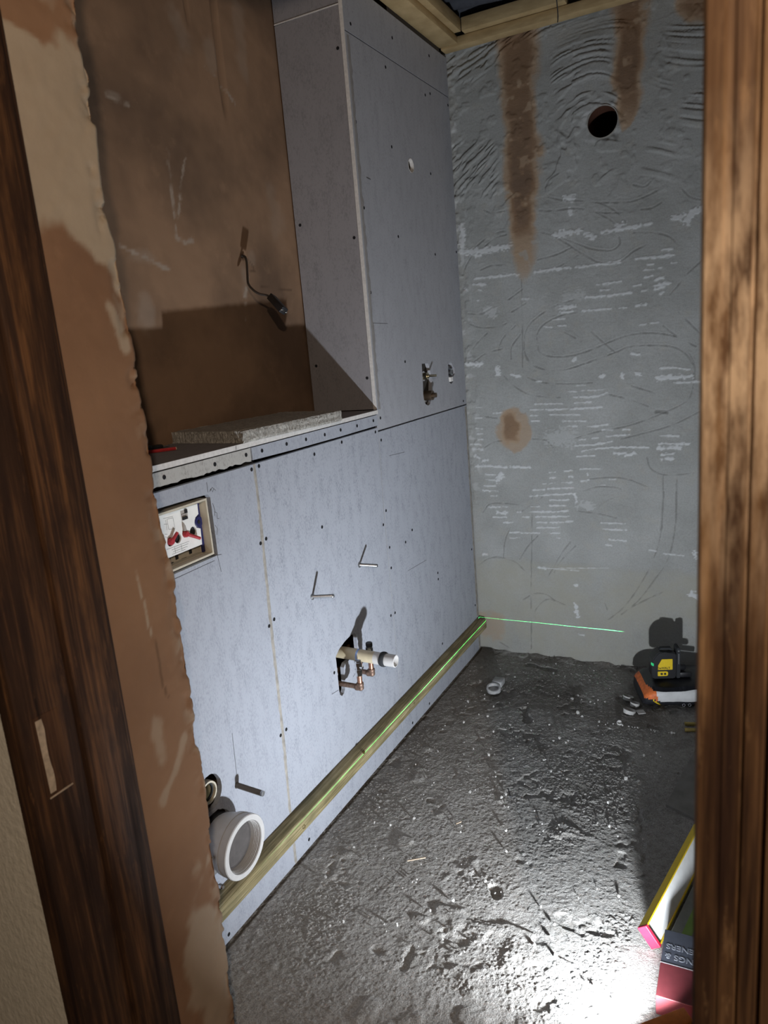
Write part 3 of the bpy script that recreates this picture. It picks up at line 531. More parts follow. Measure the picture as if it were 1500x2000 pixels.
REVEAL_EDGE = [(-0.288, 2.7), (-0.286, 1.808), (-0.29, 1.766), (-0.295, 1.755), (-0.289, 1.733), (-0.282, 1.719), (-0.290, 1.693), (-0.290, 1.666), (-0.287, 1.657), (-0.292, 1.606), (-0.294, 1.541), (-0.288, 1.515), (-0.284, 1.455), (-0.282, 1.421), (-0.28, 1.364), (-0.284, 1.314), (-0.281, 1.277), (-0.279, 1.224), (-0.284, 1.172), (-0.277, 1.1), (-0.271, 1.033), (-0.274, 0.959), (-0.272, 0.854), (-0.278, 0.75), (-0.275, 0.674), (-0.281, 0.573), (-0.278, 0.471), (-0.285, 0.374), (-0.289, 0.206), (-0.29, -0.05)]
def build_reveal():
    zs = np.arange(-0.02, 2.62, 0.004)
    t1 = np.linspace(0, 1, 36); t2 = np.concatenate([[0.008, 0.02], np.linspace(0.05, 1, 20)])
    e = np.interp(zs, [p[1] for p in REVEAL_EDGE[::-1]], [p[0] for p in REVEAL_EDGE[::-1]])
    zero = np.zeros_like(zs)
    e = e + 0.0016 * fbm(zs, zero, 17, 3, 131) + 0.0018 * fbm(zs, zero, 90, 3, 133, 0.7)
    rows = []
    for t in t1:
        y = -0.425 + (e + 0.425) * t
        rows.append((np.full_like(zs, REVEAL_X), y))
    for t in t2:
        rows.append((REVEAL_X - (REVEAL_X + 0.30) * t + 0 * zs, e + 0.004 * min(1, t * 20) * fbm(zs, zero + t * 3, 40, 2, 135)))
    X = np.stack([r[0] for r in rows]); Yy = np.stack([r[1] for r in rows]); Z = np.broadcast_to(zs, X.shape).copy()
    n1 = len(t1)
    h = 0.0015 * fbm(Yy, Z, 8, 3, 141) + 0.0007 * fbm(Yy, Z, 60, 2, 143)
    near_edge = np.zeros_like(X); near_edge[:n1] = sstep(0.80, 1.0, t1)[:, None]
    h -= 0.006 * near_edge * sstep(0.0, 0.5, fbm(Yy, Z, 40, 3, 145) + 0.2) ** 1
    X[:n1] += h[:n1]
    yb = np.array([-0.43, -0.37, -0.353, -0.322, -0.27]); zb = np.array([1.53, 1.53, 1.512, 1.483, 1.44])
    up = sstep(-0.010, 0.010, Z - np.interp(Yy, yb, zb) + 0.028 * fbm(Yy, Z, 22, 4, 150))
    q = fbm(Yy, Z, 11, 4, 152) - 0.55 * sstep(1.66, 1.80, Z + 0.3 * (Yy + 0.36)) + 0.25
    up *= sstep(-0.18, 0.02, q)
    low = sstep(1.0, 0.75, np.hypot((Yy + 0.325) / 0.055, (Z - 0.37) / 0.15) + 0.45 * fbm(Yy, Z, 16, 4, 154))
    streak = sstep(0.010, 0.003, poly_dist(Yy, Z, [(-0.365, 0.70), (-0.33, 0.735), (-0.305, 0.775)]) + 0.007 * fbm(Yy, Z, 40, 3, 156))
    mid = sstep(1.0, 0.5, np.hypot((Yy + 0.355) / 0.02, (Z - 0.79) / 0.05) + 0.6 * fbm(Yy, Z, 30, 3, 158))
    d = poly_dist(Yy, Z, [(-0.345, 1.06), (-0.343, 1.03), (-0.337, 1.0), (-0.338, 0.975), (-0.333, 0.955)])
    hair = sstep(0.0022, 0.0008, d)
    chip = sstep(0.011, 0.004, poly_dist(Yy, Z, [(-0.312, 1.425), (-0.30, 1.40), (-0.296, 1.375)]) + 0.006 * fbm(Yy, Z, 50, 3, 159))
    pale = np.maximum.reduce([0.85 * up, 0.55 * low, 0.45 * streak, 0.4 * mid, 0.7 * hair, 0.7 * chip])
    pale = np.maximum(pale, 0.45 * near_edge * sstep(0.2, 0.5, fbm(Yy, Z, 45, 2, 160)))
    crack = sstep(0.0022, 0.0008, poly_dist(Yy, Z, [(-0.333, 0.955), (-0.328, 0.92), (-0.33, 0.88), (-0.322, 0.85)]) + 0.001 * vnoise(Yy * 90, Z * 90, 7))
    score = 0.5 * crack
    pale[n1:] *= 0.5
    co = np.stack([X.ravel(), Yy.ravel(), Z.ravel()], -1)
    o = grid_mesh('wall_front', co, X.shape[0], X.shape[1], M['plaster_reveal'], dict(pale=pale, score=score))
    tag(o, kind='structure')
build_reveal()

# hall side of the door wall, the far room wall, and the wall above the door
bm = bmesh.new()
box(bm, -1.2, 0.268, -0.565, -0.43, -0.02, 2.62)
tag(bm_obj('wall_hall', bm, M['hall']), kind='structure')
bm = bmesh.new()
box(bm, 1.10, 2.2, -0.568, -0.29, -0.02, 2.62); box(bm, 0.30, 1.10, -0.565, -0.29, 2.09, 2.62)
tag(bm_obj('wall_front_right', bm, M['hall']), kind='structure')
bm = bmesh.new(); box(bm, 1.25, 1.35, -0.29, 1.80, -0.02, 2.62)
tag(bm_obj('wall_right', bm, M['dark_wall']), kind='structure')
bm = bmesh.new(); box(bm, -0.35, 1.35, -0.6, 1.9, 2.72, 2.80)
tag(bm_obj('ceiling', bm, M['void']), kind='structure')

def build_floor():
    xs = np.arange(-0.03, 1.27, 0.0020); ys = np.arange(-0.34, 1.80, 0.0020)
    X, Y = np.meshgrid(xs, ys, indexing='ij')
    right = sstep(0.86, 0.98, X + 0.05 * fbm(X, Y, 6, 2, 201)) * sstep(0.6, 0.9, Y)
    a = 1 - 0.8 * right
    h = 0.002 * fbm(X, Y, 4, 3, 203)
    b = fbm(X, Y, 34, 3, 205, 0.62)
    wx = X + 0.006 * vnoise(X * 40, Y * 40, 9); wy = Y + 0.006 * vnoise(X * 40, Y * 40, 10)
    c = vnoise(wx * 62, wy * 62, 207); e = vnoise(wx * 118, wy * 118, 208)
    wx = X + 0.002 * vnoise(X * 120, Y * 120, 9); wy = Y + 0.002 * vnoise(X * 120, Y * 120, 10)
    g1 = fbm(wx, wy, 120, 2, 231, 0.8)
    patch = 0.35 + 0.65 * sstep(-0.25, 0.3, fbm(X, Y, 6, 2, 238))
    ha, ta = grains(wx, wy, 0.0095, 0.30, 5); hb, tb = grains(wx, wy, 0.0052, 0.60, 6)
    h += a * (0.0009 * b + 0.0005 * g1 + patch * (0.0020 * ha + 0.0016 * hb))
    grain = np.where(ha > 0.15, 0.75 * sstep(0.55, 0.95, ta), np.where(hb > 0.15, 0.6 * sstep(0.5, 0.95, tb), 0))
    pits = sstep(0.30, 0.55, fbm(X, Y, 13, 3, 210)); h -= a * 0.0045 * pits * sstep(-0.2, 0.3, vnoise(X * 50, Y * 50, 12))
    h += a * 0.004 * sstep(0.42, 0.65, fbm(X, Y, 10, 3, 213))
    darker = 0.5 * sstep(0.75, 1.4, Y + 0.25 * fbm(X, Y, 5, 3, 215)) * sstep(-0.2, 0.5, fbm(X, Y, 7, 3, 216) + 0.15)
    darker = np.maximum(darker, 0.35 * sstep(0.18, 0.02, X) * sstep(0.2, 0.9, Y))
    for pts, wd in (([(0.12, 1.44), (0.22, 1.40)], 0.05), ([(0.33, 1.32), (0.37, 1.24)], 0.018), ([(0.25, 1.68), (0.36, 1.66)], 0.02), ([(0.655, 1.50), (0.70, 1.47)], 0.03), ([(0.52, 0.42), (0.535, 0.39)], 0.014)):
        m = sstep(wd, wd * 0.4, poly_dist(X, Y, pts) + 0.012 * fbm(X, Y, 25, 3, 218)); h -= 0.008 * m; darker = np.maximum(darker, 0.4 * m)
    score = sstep(0.006, 0.002, np.abs(X - 0.004)); darker = np.maximum(darker, score)
    h += 0.010 * sstep(0.05, 0.0, BACK_Y - Y) * (0.5 + fbm(X, Y, 18, 3, 220))
    h = np.where((X > 0.86) & (Y < 0.78), h * 0.45, h)
    co = np.stack([X.ravel(), Y.ravel(), h.ravel() - 0.002], -1)
    o = grid_mesh('floor', co, len(xs), len(ys), M['floor'], dict(darker=darker, grain=grain), smooth=False)
    tag(o, kind='structure')
build_floor()

# ------------------------------------------------------------------ door frame
door = empty('door_1', (0.68, -0.5, 0.0), kind='structure')
def frame_part(name, boxes, mat, bev=0.003):
    bm = bmesh.new()
    for b in boxes: box(bm, *b, bev)
    return bm_obj(name, bm, mat, door, auto=40)
frame_part('lining', [(0.270, 0.300, -0.569, -0.482, -0.005, 2.06)], M['wood_dark'])
frame_part('door_stop', [(0.270, 0.307, -0.4875, -0.4165, -0.005, 2.06)], M['wood_dark'], 0.005)
frame_part('stop_bead', [(0.270, 0.3005, -0.4165, -0.4085, -0.005, 2.06)], M['wood_dark'], 0.002)
frame_part('lining', [(1.056, 1.098, -0.569, -0.292, -0.005, 2.06)], M['wood_warm'], 0.004)
frame_part('head_lining', [(0.27, 1.098, -0.569, -0.292, 2.06, 2.088)], M['wood_dark'])
def architrave():
    prof = [(1.0555, -0.568), (1.0555, -0.5795), (1.0575, -0.5825), (1.0665, -0.5835), (1.0675, -0.5822), (1.0715, -0.5822), (1.0725, -0.5835), (1.0815, -0.5835), (1.0828, -0.5800), (1.0845, -0.5800), (1.0856, -0.5840), (1.0920, -0.5850), (1.0945, -0.5840), (1.0955, -0.5795), (1.0985, -0.5795), (1.1, -0.586), (1.128, -0.589), (1.13, -0.586), (1.13, -0.568)]
    bm = bmesh.new(); A = [bm.verts.new((x, y, -0.005)) for x, y in prof]; B = [bm.verts.new((x, y, 2.12)) for x, y in prof]
    n = len(prof)
    for i in range(n): bm.faces.new((A[i], A[(i + 1) % n], B[(i + 1) % n], B[i]))
    bm.faces.new(A); bm.faces.new(B)
    return bm_obj('architrave', bm, M['wood_warm'], door)
architrave()
# chopped-out hinge recess on the left lining: bare timber edge, pale chipped strip
M['bare_wood'] = flat('bare_wood', (0.50, 0.40, 0.30), 0.8, 0.15, 0, 0.25, 90)
M['hinge_bed'] = wood_mat('hinge_bed_wood', (0.03, 0.014, 0.007), (0.085, 0.038, 0.017), (0.17, 0.08, 0.03))
bm = bmesh.new()
A = [(-0.548, 0.934), (-0.512, 0.932), (-0.512, 0.825), (-0.549, 0.822)]
f = [[bm.verts.new((x, y, z)) for y, z in A] for x in (0.2985, 0.30035)]
bm.faces.new(f[1])
for i in range(4): bm.faces.new((f[0][i], f[0][(i + 1) % 4], f[1][(i + 1) % 4], f[1][i]))
bed = bm_obj('hinge_recess', bm, M['hinge_bed'], door)
bm = bmesh.new()
rnd = random.Random(4); L = []; Rr = []
for k in range(15):
    z = 0.929 - k * 0.0072
    yb = -0.5455 + 0.0001 * k
    wv = 0.0092 + 0.0012 * math.sin(k * 0.7) + rnd.uniform(-0.0004, 0.0004)
    for yy, dst in ((yb, L), (yb + wv, Rr)):
        dst.append((bm.verts.new((0.3010, yy, z)), bm.verts.new((0.2995, yy, z))))
for i in range(14):
    bm.faces.new((L[i][0], L[i + 1][0], Rr[i + 1][0], Rr[i][0])); bm.faces.new((L[i][0], L[i][1], L[i + 1][1], L[i + 1][0])); bm.faces.new((Rr[i][0], Rr[i + 1][0], Rr[i + 1][1], Rr[i][1]))
box(bm, 0.2995, 0.3012, -0.546, -0.511, 0.8215, 0.8235)
bm_obj('chipped_edge', bm, M['bare_wood'], bed)

# ------------------------------------------------------------------ timbers and roof above
def timber(name, label, b, mat=None, bev=0.003):
    bm = bmesh.new(); box(bm, *b, bev)
    return tag(bm_obj(name, bm, mat or M['pine'], auto=40), label, 'timber')
timber('ceiling_batten', 'pale timber running along the top of the tall grey boards', (-0.004, 0.068, 0.86, 1.722, 2.385, 2.410))
timber('ceiling_batten', 'pale timber fixed along the top of the scored back wall', (0.0, 1.25, 1.724, 1.770, 2.378, 2.410))
timber('roof_rafter', 'upper timber stepped in above the one along the boards', (0.0, 0.092, 0.86, 1.70, 2.411, 2.455))
timber('roof_rafter', 'upper timber stepped in above the one along the back wall', (0.094, 0.462, 1.695, 1.76, 2.411, 2.455))
def roof_sheet():
    bm = bmesh.new(); nx, ny = 4, 150; rows = []
    for j in range(ny + 1):
        y = 0.7 + 1.07 * j / ny; z = 2.476 + 0.011 * math.cos(2 * math.pi * y / 0.076)
        rows.append([bm.verts.new((0.0 + 0.48 * i / nx, y + 0.10 * i / nx, z)) for i in range(nx + 1)])
    for a, b in zip(rows, rows[1:]):
        for i in range(nx): bm.faces.new((a[i], a[i + 1], b[i + 1], b[i]))
    bmesh.ops.solidify(bm, geom=bm.faces[:], thickness=0.003)
    return tag(bm_obj('roof_sheet', bm, flat('grey_blue_sheet', (0.13, 0.14, 0.17), 0.5, 0.3), None, True), 'dark corrugated roof sheet seen through the ceiling opening', 'roofing')
roof_sheet()
bm = bmesh.new(); box(bm, 0.468, 1.25, 0.75, 1.722, 2.425, 2.437)
tag(bm_obj('ceiling_lining_board', bm, flat('brown_lining', (0.24, 0.17, 0.12), 0.9, 0.1)), 'brown lining board above the top right of the back wall', 'board')
bm = bmesh.new(); tube(bm, catmull([(0.44, 1.60, 2.466), (0.44, 1.66, 2.44), (0.437, 1.69, 2.405), (0.434, 1.712, 2.378), (0.430, 1.7205, 2.362)], 8), 0.0018, 8)
tag(bm_obj('dangling_wire', bm, M['black_plastic'], None, True), 'thin dark wire hanging from the ceiling opening over the timber', 'wire')

# ------------------------------------------------------------------ boards of the boxed-in wall
PX = lambda a, b: (PANEL_X, a, b)
def screw_mesh(axis):
    bm = bmesh.new(); d = Vector(axis)
    lathe(bm, (0, 0, 0), d, [(-0.004, 0.0), (-0.004, 0.0050), (0.0003, 0.0050), (0.0004, 0.0040), (0.0002, 0.0)], 10)
    bmesh.ops.recalc_face_normals(bm, faces=bm.faces[:])
    me = bpy.data.meshes.new('screw'); bm.to_mesh(me); bm.free(); me.materials.append(M['screw']); return me
SCREW_X, SCREW_Y = screw_mesh((1, 0, 0)), screw_mesh((0, -1, 0))
def screws(parent, pts, x=PANEL_X, side=False):
    for a, b in pts:
        o = bpy.data.objects.new('screw', SCREW_Y if side else SCREW_X); COL.objects.link(o)
        o.location = (a, BOX_Y, b) if side else (x, a, b); o.parent = parent
def pencil(parent, a, b, w=0.0012, x=PANEL_X):
    bm = bmesh.new(); tube(bm, [(x, *a), (x, *b)], w * 0.5, 5); o = bm_obj('pencil_line', bm, M['pencil'], parent); return o

def joint1(z): return float(np.interp(z, [0, .2, .36, .65, .97, 1.1], [.303, .307, .316, .323, .335, .336]))
zs_j = [0.006, 0.2, 0.36, 0.5, 0.65, 0.8, 0.97, 1.094]
wc_board = sheet('wall_board', [(-0.284, 0.006)] + [(joint1(z) - 0.0012, z) for z in zs_j] + [(-0.284, 1.094)],
    [[(-0.096, 0.916), (0.164, 0.916), (0.165, 1.050), (0.158, 1.058), (0.10, 1.060), (-0.096, 1.063)], circle2(0.028, 0.394, 0.0405, 0.043, 40, 0.02, 3), circle2(0.028, 0.279, 0.060, 0.064, 44, 0.025, 5), circle2(0.118, 0.358, 0.008, n=12)],
    PX, 0.0125, (1, 0, 0), M['board_smooth'])
tag(wc_board, 'grey wall board with the cistern opening and white toilet connector', 'wall board', 'boards of the boxed-in wall')
screws(wc_board, [(0.323, 1.083), (0.322, 0.899), (0.3145, 0.685), (0.305, 0.386), (0.019, 0.023), (0.296, 0.076)])
for a, b in (((0.160, 1.085), (0.160, 1.062)), ((0.1615, 0.92), (0.167, 0.875)), ((0.127, 0.49), (0.1225, 0.385)), ((0.157, 0.917), (0.176, 0.914)), ((0.02, 0.906), (0.15, 0.907))):
    pencil(wc_board, a, b, 0.0013)
# scribbles beside the opening
bm = bmesh.new()
for pts in ([(0.166, 1.062), (0.170, 1.068), (0.175, 1.060), (0.180, 1.066), (0.186, 1.061), (0.176, 1.070), (0.168, 1.064)], [(0.170, 1.035), (0.174, 1.018), (0.171, 1.006)], [(0.174, 1.014), (0.180, 1.010), (0.178, 0.998), (0.184, 0.996)], [(0.168, 0.985), (0.174, 0.975), (0.170, 0.962)]):
    tube(bm, [(0.0, a, b) for a, b in pts], 0.0007, 5)
bm_obj('pencil_scribble', bm, M['pencil'], wc_board)

mid_board = sheet('wall_board', [(joint1(z) + 0.0012, z) for z in zs_j] + [(0.9845, 1.094), (0.975, 0.82), (0.981, 0.25), (0.977, 0.006)],
    [[(0.603, 0.476), (0.602, 0.37), (0.605, 0.353), (0.615, 0.345), (0.626, 0.348), (0.634, 0.358), (0.638, 0.372), (0.640, 0.425), (0.652, 0.434), (0.690, 0.434), (0.702, 0.425), (0.704, 0.382), (0.712, 0.374), (0.724, 0.378), (0.729, 0.395), (0.730, 0.488), (0.722, 0.502), (0.70, 0.505), (0.66, 0.500), (0.625, 0.490)],
     circle2(0.518, 0.691, 0.008, n=12), circle2(0.788, 0.699, 0.008, n=12)], PX, 0.0125, (1, 0, 0), M['board'])
tag(mid_board, 'speckled grey wall board with the basin pipes and two threaded rods', 'wall board', 'boards of the boxed-in wall')
screws(mid_board, [(0.353, 1.086), (0.603, 1.073), (0.754, 1.083), (0.966, 1.083), (0.603, 0.867), (0.346, 0.904), (0.338, 0.694), (0.586, 0.433), (0.331, 0.389), (0.963, 0.467), (0.319, 0.072), (0.191 + 0.18, 0.03), (0.965, 0.78)])
for a, b in (((0.561, 0.377), (0.598, 0.372)), ((0.686, 0.373), (0.70, 0.378))): pencil(mid_board, a, b, 0.0018)

right_board = sheet('wall_board', [(0.9795, 0.006), (0.9835, 0.25), (0.978, 0.82), (0.987, 1.080), (1.776, 1.080), (1.776, 0.006)], [], PX, 0.0125, (1, 0, 0), M['board'])
tag(right_board, 'grey wall board beside the back wall above the batten end', 'wall board', 'boards of the boxed-in wall')
screws(right_board, [(0.992, 0.821), (1.0, 1.052), (1.116, 0.679), (1.175, 0.707), (0.995, 0.695), (0.994, 0.624), (1.369, 0.486), (1.369, 0.461), (0.994, 0.465), (1.365, 0.198), (1.207, 0.022), (1.056, 0.022), (1.736, 0.473), (1.739, 0.22)])
for a, b in (((1.114, 0.575), (1.276, 0.566)), ((1.047, 0.993), (1.163, 0.986))): pencil(right_board, a, b, 0.0013)

# slots: shower valve, outlet and a pipe hole
stadium = [(1.358, 1.272), (1.356, 1.20), (1.352, 1.165), (1.356, 1.140), (1.370, 1.126), (1.390, 1.120), (1.408, 1.124), (1.422, 1.140), (1.428, 1.17), (1.436, 1.20), (1.438, 1.215), (1.424, 1.25), (1.414, 1.270)]
outlet = [(1.600, 1.250), (1.602, 1.190), (1.622, 1.178), (1.645, 1.185), (1.652, 1.205), (1.668, 1.215), (1.668, 1.236), (1.655, 1.243), (1.640, 1.258), (1.622, 1.262)]
upper_board = sheet('wall_board', [(0.990, 1.085), (1.776, 1.085), (1.776, 2.232), (0.990, 2.226)], [stadium, outlet, circle2(1.386, 1.933, 0.023, 0.024, 28)], PX, 0.0125, (1, 0, 0), M['board_upper'])
tag(upper_board, 'tall grey board with the shower valve slot and a round hole', 'wall board', 'boards of the boxed-in wall')
screws(upper_board, [(1.243, 2.198), (1.596, 2.205), (1.551, 2.19), (1.765, 2.205), (1.011, 1.992), (1.244, 1.966), (1.554, 1.933), (1.017, 1.755), (1.243, 1.692), (1.547, 1.656), (1.014, 1.509), (1.762, 1.679), (1.222, 1.287), (1.743, 1.100), (1.008, 1.122)])
pencil(upper_board, (1.01, 1.417), (1.113, 1.414), 0.0014)
pencil(upper_board, (1.05, 1.845), (1.075, 1.843), 0.003)
bm = bmesh.new(); box(bm, -0.0122, -0.0002, 0.9885, 0.9899, 1.152, 2.42)
bm_obj('raw_board_edge', bm, M['board_edge'], upper_board)
bm = bmesh.new(); lathe(bm, (0, 1.386, 1.933), (1, 0, 0), [(-0.0125, 0.0228), (0.0006, 0.0232), (0.0006, 0.0215), (-0.0125, 0.0212)], 28, closed=True)
bm_obj('hole_rim', bm, M['board_edge'], upper_board)

header = sheet('wall_board', [(0.990, 2.230), (1.776, 2.236), (1.776, 2.368), (0.990, 2.368)], [], PX, 0.0125, (1, 0, 0), M['board_upper'])
tag(header, 'narrow grey board strip under the ceiling timber above the tall board', 'wall board', 'boards of the boxed-in wall')
screws(header, [(1.03, 2.255), (1.309, 2.30), (1.609, 2.33)])
PY = lambda a, b: (a, BOX_Y, b)
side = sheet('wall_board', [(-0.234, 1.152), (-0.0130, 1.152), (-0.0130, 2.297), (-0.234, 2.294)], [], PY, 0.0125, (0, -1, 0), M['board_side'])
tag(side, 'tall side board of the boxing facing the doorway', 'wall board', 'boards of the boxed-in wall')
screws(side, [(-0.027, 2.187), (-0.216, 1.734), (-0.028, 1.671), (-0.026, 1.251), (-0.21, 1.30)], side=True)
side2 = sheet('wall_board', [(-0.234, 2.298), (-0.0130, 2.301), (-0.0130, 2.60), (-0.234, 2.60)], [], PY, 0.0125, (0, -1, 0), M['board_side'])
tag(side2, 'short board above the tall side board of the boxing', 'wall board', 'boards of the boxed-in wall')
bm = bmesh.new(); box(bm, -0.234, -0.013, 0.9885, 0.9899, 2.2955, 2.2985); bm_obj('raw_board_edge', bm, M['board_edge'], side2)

# ledge
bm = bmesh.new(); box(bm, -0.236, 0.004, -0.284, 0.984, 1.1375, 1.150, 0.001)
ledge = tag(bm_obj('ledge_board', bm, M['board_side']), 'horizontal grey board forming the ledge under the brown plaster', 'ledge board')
bm = bmesh.new(); box(bm, 0.0041, 0.0052, -0.284, 0.985, 1.1378, 1.1497); bm_obj('raw_board_edge', bm, M['board_edge'], ledge)
pencil(ledge, (0.268, 1.139), (0.270, 1.149), 0.0015, 0.0053)
rnd = random.Random(11)
low = [(-0.284 + 0.609 * k / 60, 1.104 + rnd.uniform(-0.0022, 0.0022)) for k in range(61)]
s1 = sheet('edge_strip', low + [(0.3265, 1.1345), (-0.284, 1.1335)], [], lambda a, b: (0.001, a, b), 0.0125, (1, 0, 0), M['strip_rough'])
tag(s1, 'rough board strip under the ledge above the cistern opening', 'board strip', 'strips along the ledge front')
screws(s1, [(0.035, 1.121), (0.194, 1.119), (0.308, 1.121)], 0.0012)
s2 = sheet('edge_strip', [(0.330, 1.1045), (0.50, 1.1015), (0.75, 1.1005), (0.983, 1.1015), (0.983, 1.1345), (0.330, 1.1345)], [], lambda a, b: (0.002, a, b), 0.0125, (1, 0, 0), M['board_smooth'])
tag(s2, 'smooth narrow board strip with seven screws under the ledge', 'board strip', 'strips along the ledge front')
screws(s2, [(0.37, 1.121), (0.476, 1.121), (0.567, 1.119), (0.663, 1.118), (0.751, 1.119), (0.849, 1.118), (0.955, 1.120)], 0.0022)
# the gaps are real; unseen studs behind carry the cavity's shade in their colour
bm = bmesh.new()
for y in (-0.20, 0.33, 1.03, 1.41, 1.74): box(bm, -0.062, -0.014, y - 0.022, y + 0.022, 0.0, 1.136 if y < 0.9 else 2.36)
tag(bm_obj('wall_stud', bm, M['void']), kind='structure')

def smear(parent, pts, w0, w1, name='joint_compound', x=PANEL_X, seed=0):
    """thin uneven smear of compound along a joint"""
    rnd = random.Random(seed); bm = bmesh.new(); rows = []
    n = 70
    zz = [p[1] for p in pts]; yy = [p[0] for p in pts]
    for k in range(n + 1):
        z = zz[0] + (zz[-1] - zz[0]) * k / n; y = float(np.interp(z, zz, yy))
        a = y - w0 * (0.75 + 0.5 * rnd.random()); b = y + w1 * (0.75 + 0.5 * rnd.random())
        rows.append([bm.verts.new((x, a, z)), bm.verts.new((x + 0.0006, a * 0.7 + b * 0.3, z)), bm.verts.new((x + 0.0005, a * 0.3 + b * 0.7, z)), bm.verts.new((x, b, z))])
    for p, q in zip(rows, rows[1:]):
        for i in range(3): bm.faces.new((p[i], p[i + 1], q[i + 1], q[i]))
    return bm_obj(name, bm, M['compound'], parent, True)
smear(mid_board, [(joint1(z), z) for z in zs_j], 0.007, 0.004, seed=1)
M['compound_soft'] = flat('joint_compound_grey', (0.345, 0.35, 0.365), 0.9, 0.1, 0, 0.12, 45, 0.2)
o = smear(right_board, [(0.9783, 0.006), (0.9825, 0.25), (0.977, 0.82), (0.986, 1.08)], 0.0012, 0.0012, seed=2)
o.data.materials[0] = M['compound_soft']
o = smear(upper_board, [(0.9985, 1.15), (1.0, 2.22)], 0.001, 0.016, seed=3); o.data.materials[0] = flat('grey_filler_line', (0.27, 0.26, 0.255), 0.9, 0.1, 0, 0.1, 40)
# corner bead against the back wall
smear(right_board, [(1.764, 0.006), (1.764, 1.075)], 0.010, 0.010, 'corner_filler', seed=4)

# ------------------------------------------------------------------ batten on the wall
bm = bmesh.new()
prof = [(0.0006, 0.114), (0.0006, 0.1555), (0.0355, 0.1540), (0.0395, 0.1515), (0.0418, 0.1475), (0.0420, 0.145), (0.0420, 0.117), (0.0395, 0.114)]
rows = []
for k in range(41):
    y = -0.284 + (1.752 + 0.284) * k / 40
    rows.append([bm.verts.new((x, y, z + 0.0003 * math.sin(k * 0.5))) for x, z in prof])
for a, b in zip(rows, rows[1:]):
    for i in range(len(prof)): bm.faces.new((a[i], a[(i + 1) % len(prof)], b[(i + 1) % len(prof)], b[i]))
bm.faces.new(rows[0]); bm.faces.new(rows[-1])
KNOT = flat('dark_knot', (0.08, 0.055, 0.02), 0.8, 0.1)
batten = tag(bm_obj('wall_batten', bm, M['batten'], auto=35), 'treated timber batten screwed level along the boards near the floor', 'batten')
for y, z, r in ((0.30, 0.130, 0.008), (0.305, 0.126, 0.005), (1.0, 0.135, 0.006), (0.64, 0.152, 0.005)):
    bm = bmesh.new(); lathe(bm, (0.0405, y, z), (1, 0, 0), [(-0.003, 0.0), (-0.003, r), (0.0014, r), (0.0016, r * 0.5), (0.0005, 0.0)], 14)
    bm_obj('knot', bm, KNOT, batten)

# ------------------------------------------------------------------ cistern access box
cis = empty('cistern_access_box', (0.0, 0.028, 0.985), 'cream cistern access frame in its cut-out with red levers inside', 'cistern box')
bm = bmesh.new()
y0, y1, z0, z1, w = -0.092, 0.147, 0.924, 1.052, 0.0045
box(bm, -0.030, 0.005, y0, y0 + w, z0, z1); box(bm, -0.030, 0.005, y1 - w, y1, z0, z1)
box(bm, -0.030, 0.005, y0 + w, y1 - w, z0, z0 + w); box(bm, -0.030, 0.005, y0 + w, y1 - w, z1 - w, z1)
bm_obj('frame', bm, M['cream_plastic'], cis)
bm = bmesh.new(); box(bm, -0.034, -0.030, y0, y1, z0, z1); bm_obj('back_tray', bm, M['cream_plastic'], cis)
cp = sheet('cover_plate', [(-0.085, 0.949), (0.134, 0.949), (0.136, 0.985), (0.124, 0.990), (0.120, 1.001), (0.125, 1.013), (0.136, 1.018), (0.137, 1.041), (-0.085, 1.043)],
    [circle2(0.063, 0.983, 0.0105, 0.0115, 22), circle2(0.112, 0.984, 0.0105, 0.0115, 22), circle2(0.086, 0.987, 0.008, 0.009, 20), circle2(0.040, 0.981, 0.009, 0.010, 20), [(0.082, 1.016), (0.103, 1.016), (0.103, 1.038), (0.082, 1.038)]],
    lambda a, b: (-0.0145, a, b), 0.004, (1, 0, 0), M['white_plastic'], cis)
bm = bmesh.new(); box(bm, -0.0295, -0.020, y0 + w, 0.134, 0.947, 1.046); bm_obj('dark_mechanism', bm, M['black_plastic'], cis)
bm = bmesh.new(); box(bm, -0.0195, -0.0150, 0.081, 0.104, 1.015, 1.039); box(bm, -0.0149, -0.0138, 0.084, 0.101, 1.027, 1.0295); bm_obj('clip_socket', bm, M['grey_plastic'], cis)
bm = bmesh.new(); box(bm, -0.0148, -0.0120, 0.094, 0.101, 1.030, 1.038); box(bm, -0.0148, -0.012, 0.085, 0.099, 1.017, 1.023); bm_obj('clip_shadow_slot', bm, M['black_plastic'], cis)
bm = bmesh.new(); box(bm, -0.0195, -0.0150, 0.134, 0.1425, 0.930, 1.046, 0.001)
lathe(bm, (-0.0195, 0.133, 1.001), (1, 0, 0), [(0, 0.0), (0, 0.0130), (0.0055, 0.0130), (0.0065, 0.0110), (0.0065, 0.0)], 28)
blue = bm_obj('blue_slider', bm, M['blue_plastic'], cis)
bm = bmesh.new(); lathe(bm, (-0.0128, 0.1315, 1.001), (1, 0, 0), [(0, 0.0), (0, 0.004), (0.0012, 0.004), (0.0012, 0.0)], 16); bm_obj('slider_hole', bm, M['black_plastic'], blue)
def lever(py, pz, ty, tz, r):
    bm = bmesh.new(); lathe(bm, (-0.022, py, pz), (1, 0, 0), [(0, 0.0), (0, r), (0.013, r), (0.016, r * 0.7), (0.016, 0.0)], 20)
    d = Vector((0.004, ty - py, tz - pz)); p = Vector((-0.010, py, pz))
    tube(bm, [p, p + d * 0.5, p + d], [0.0042, 0.0038, 0.0034], 10); bm_obj('red_lever', bm, M['red_plastic'], cis, auto=40)
lever(0.040, 0.982, 0.056, 0.998, 0.0075); lever(0.086, 0.986, 0.121, 0.967, 0.0072)
bm = bmesh.new()
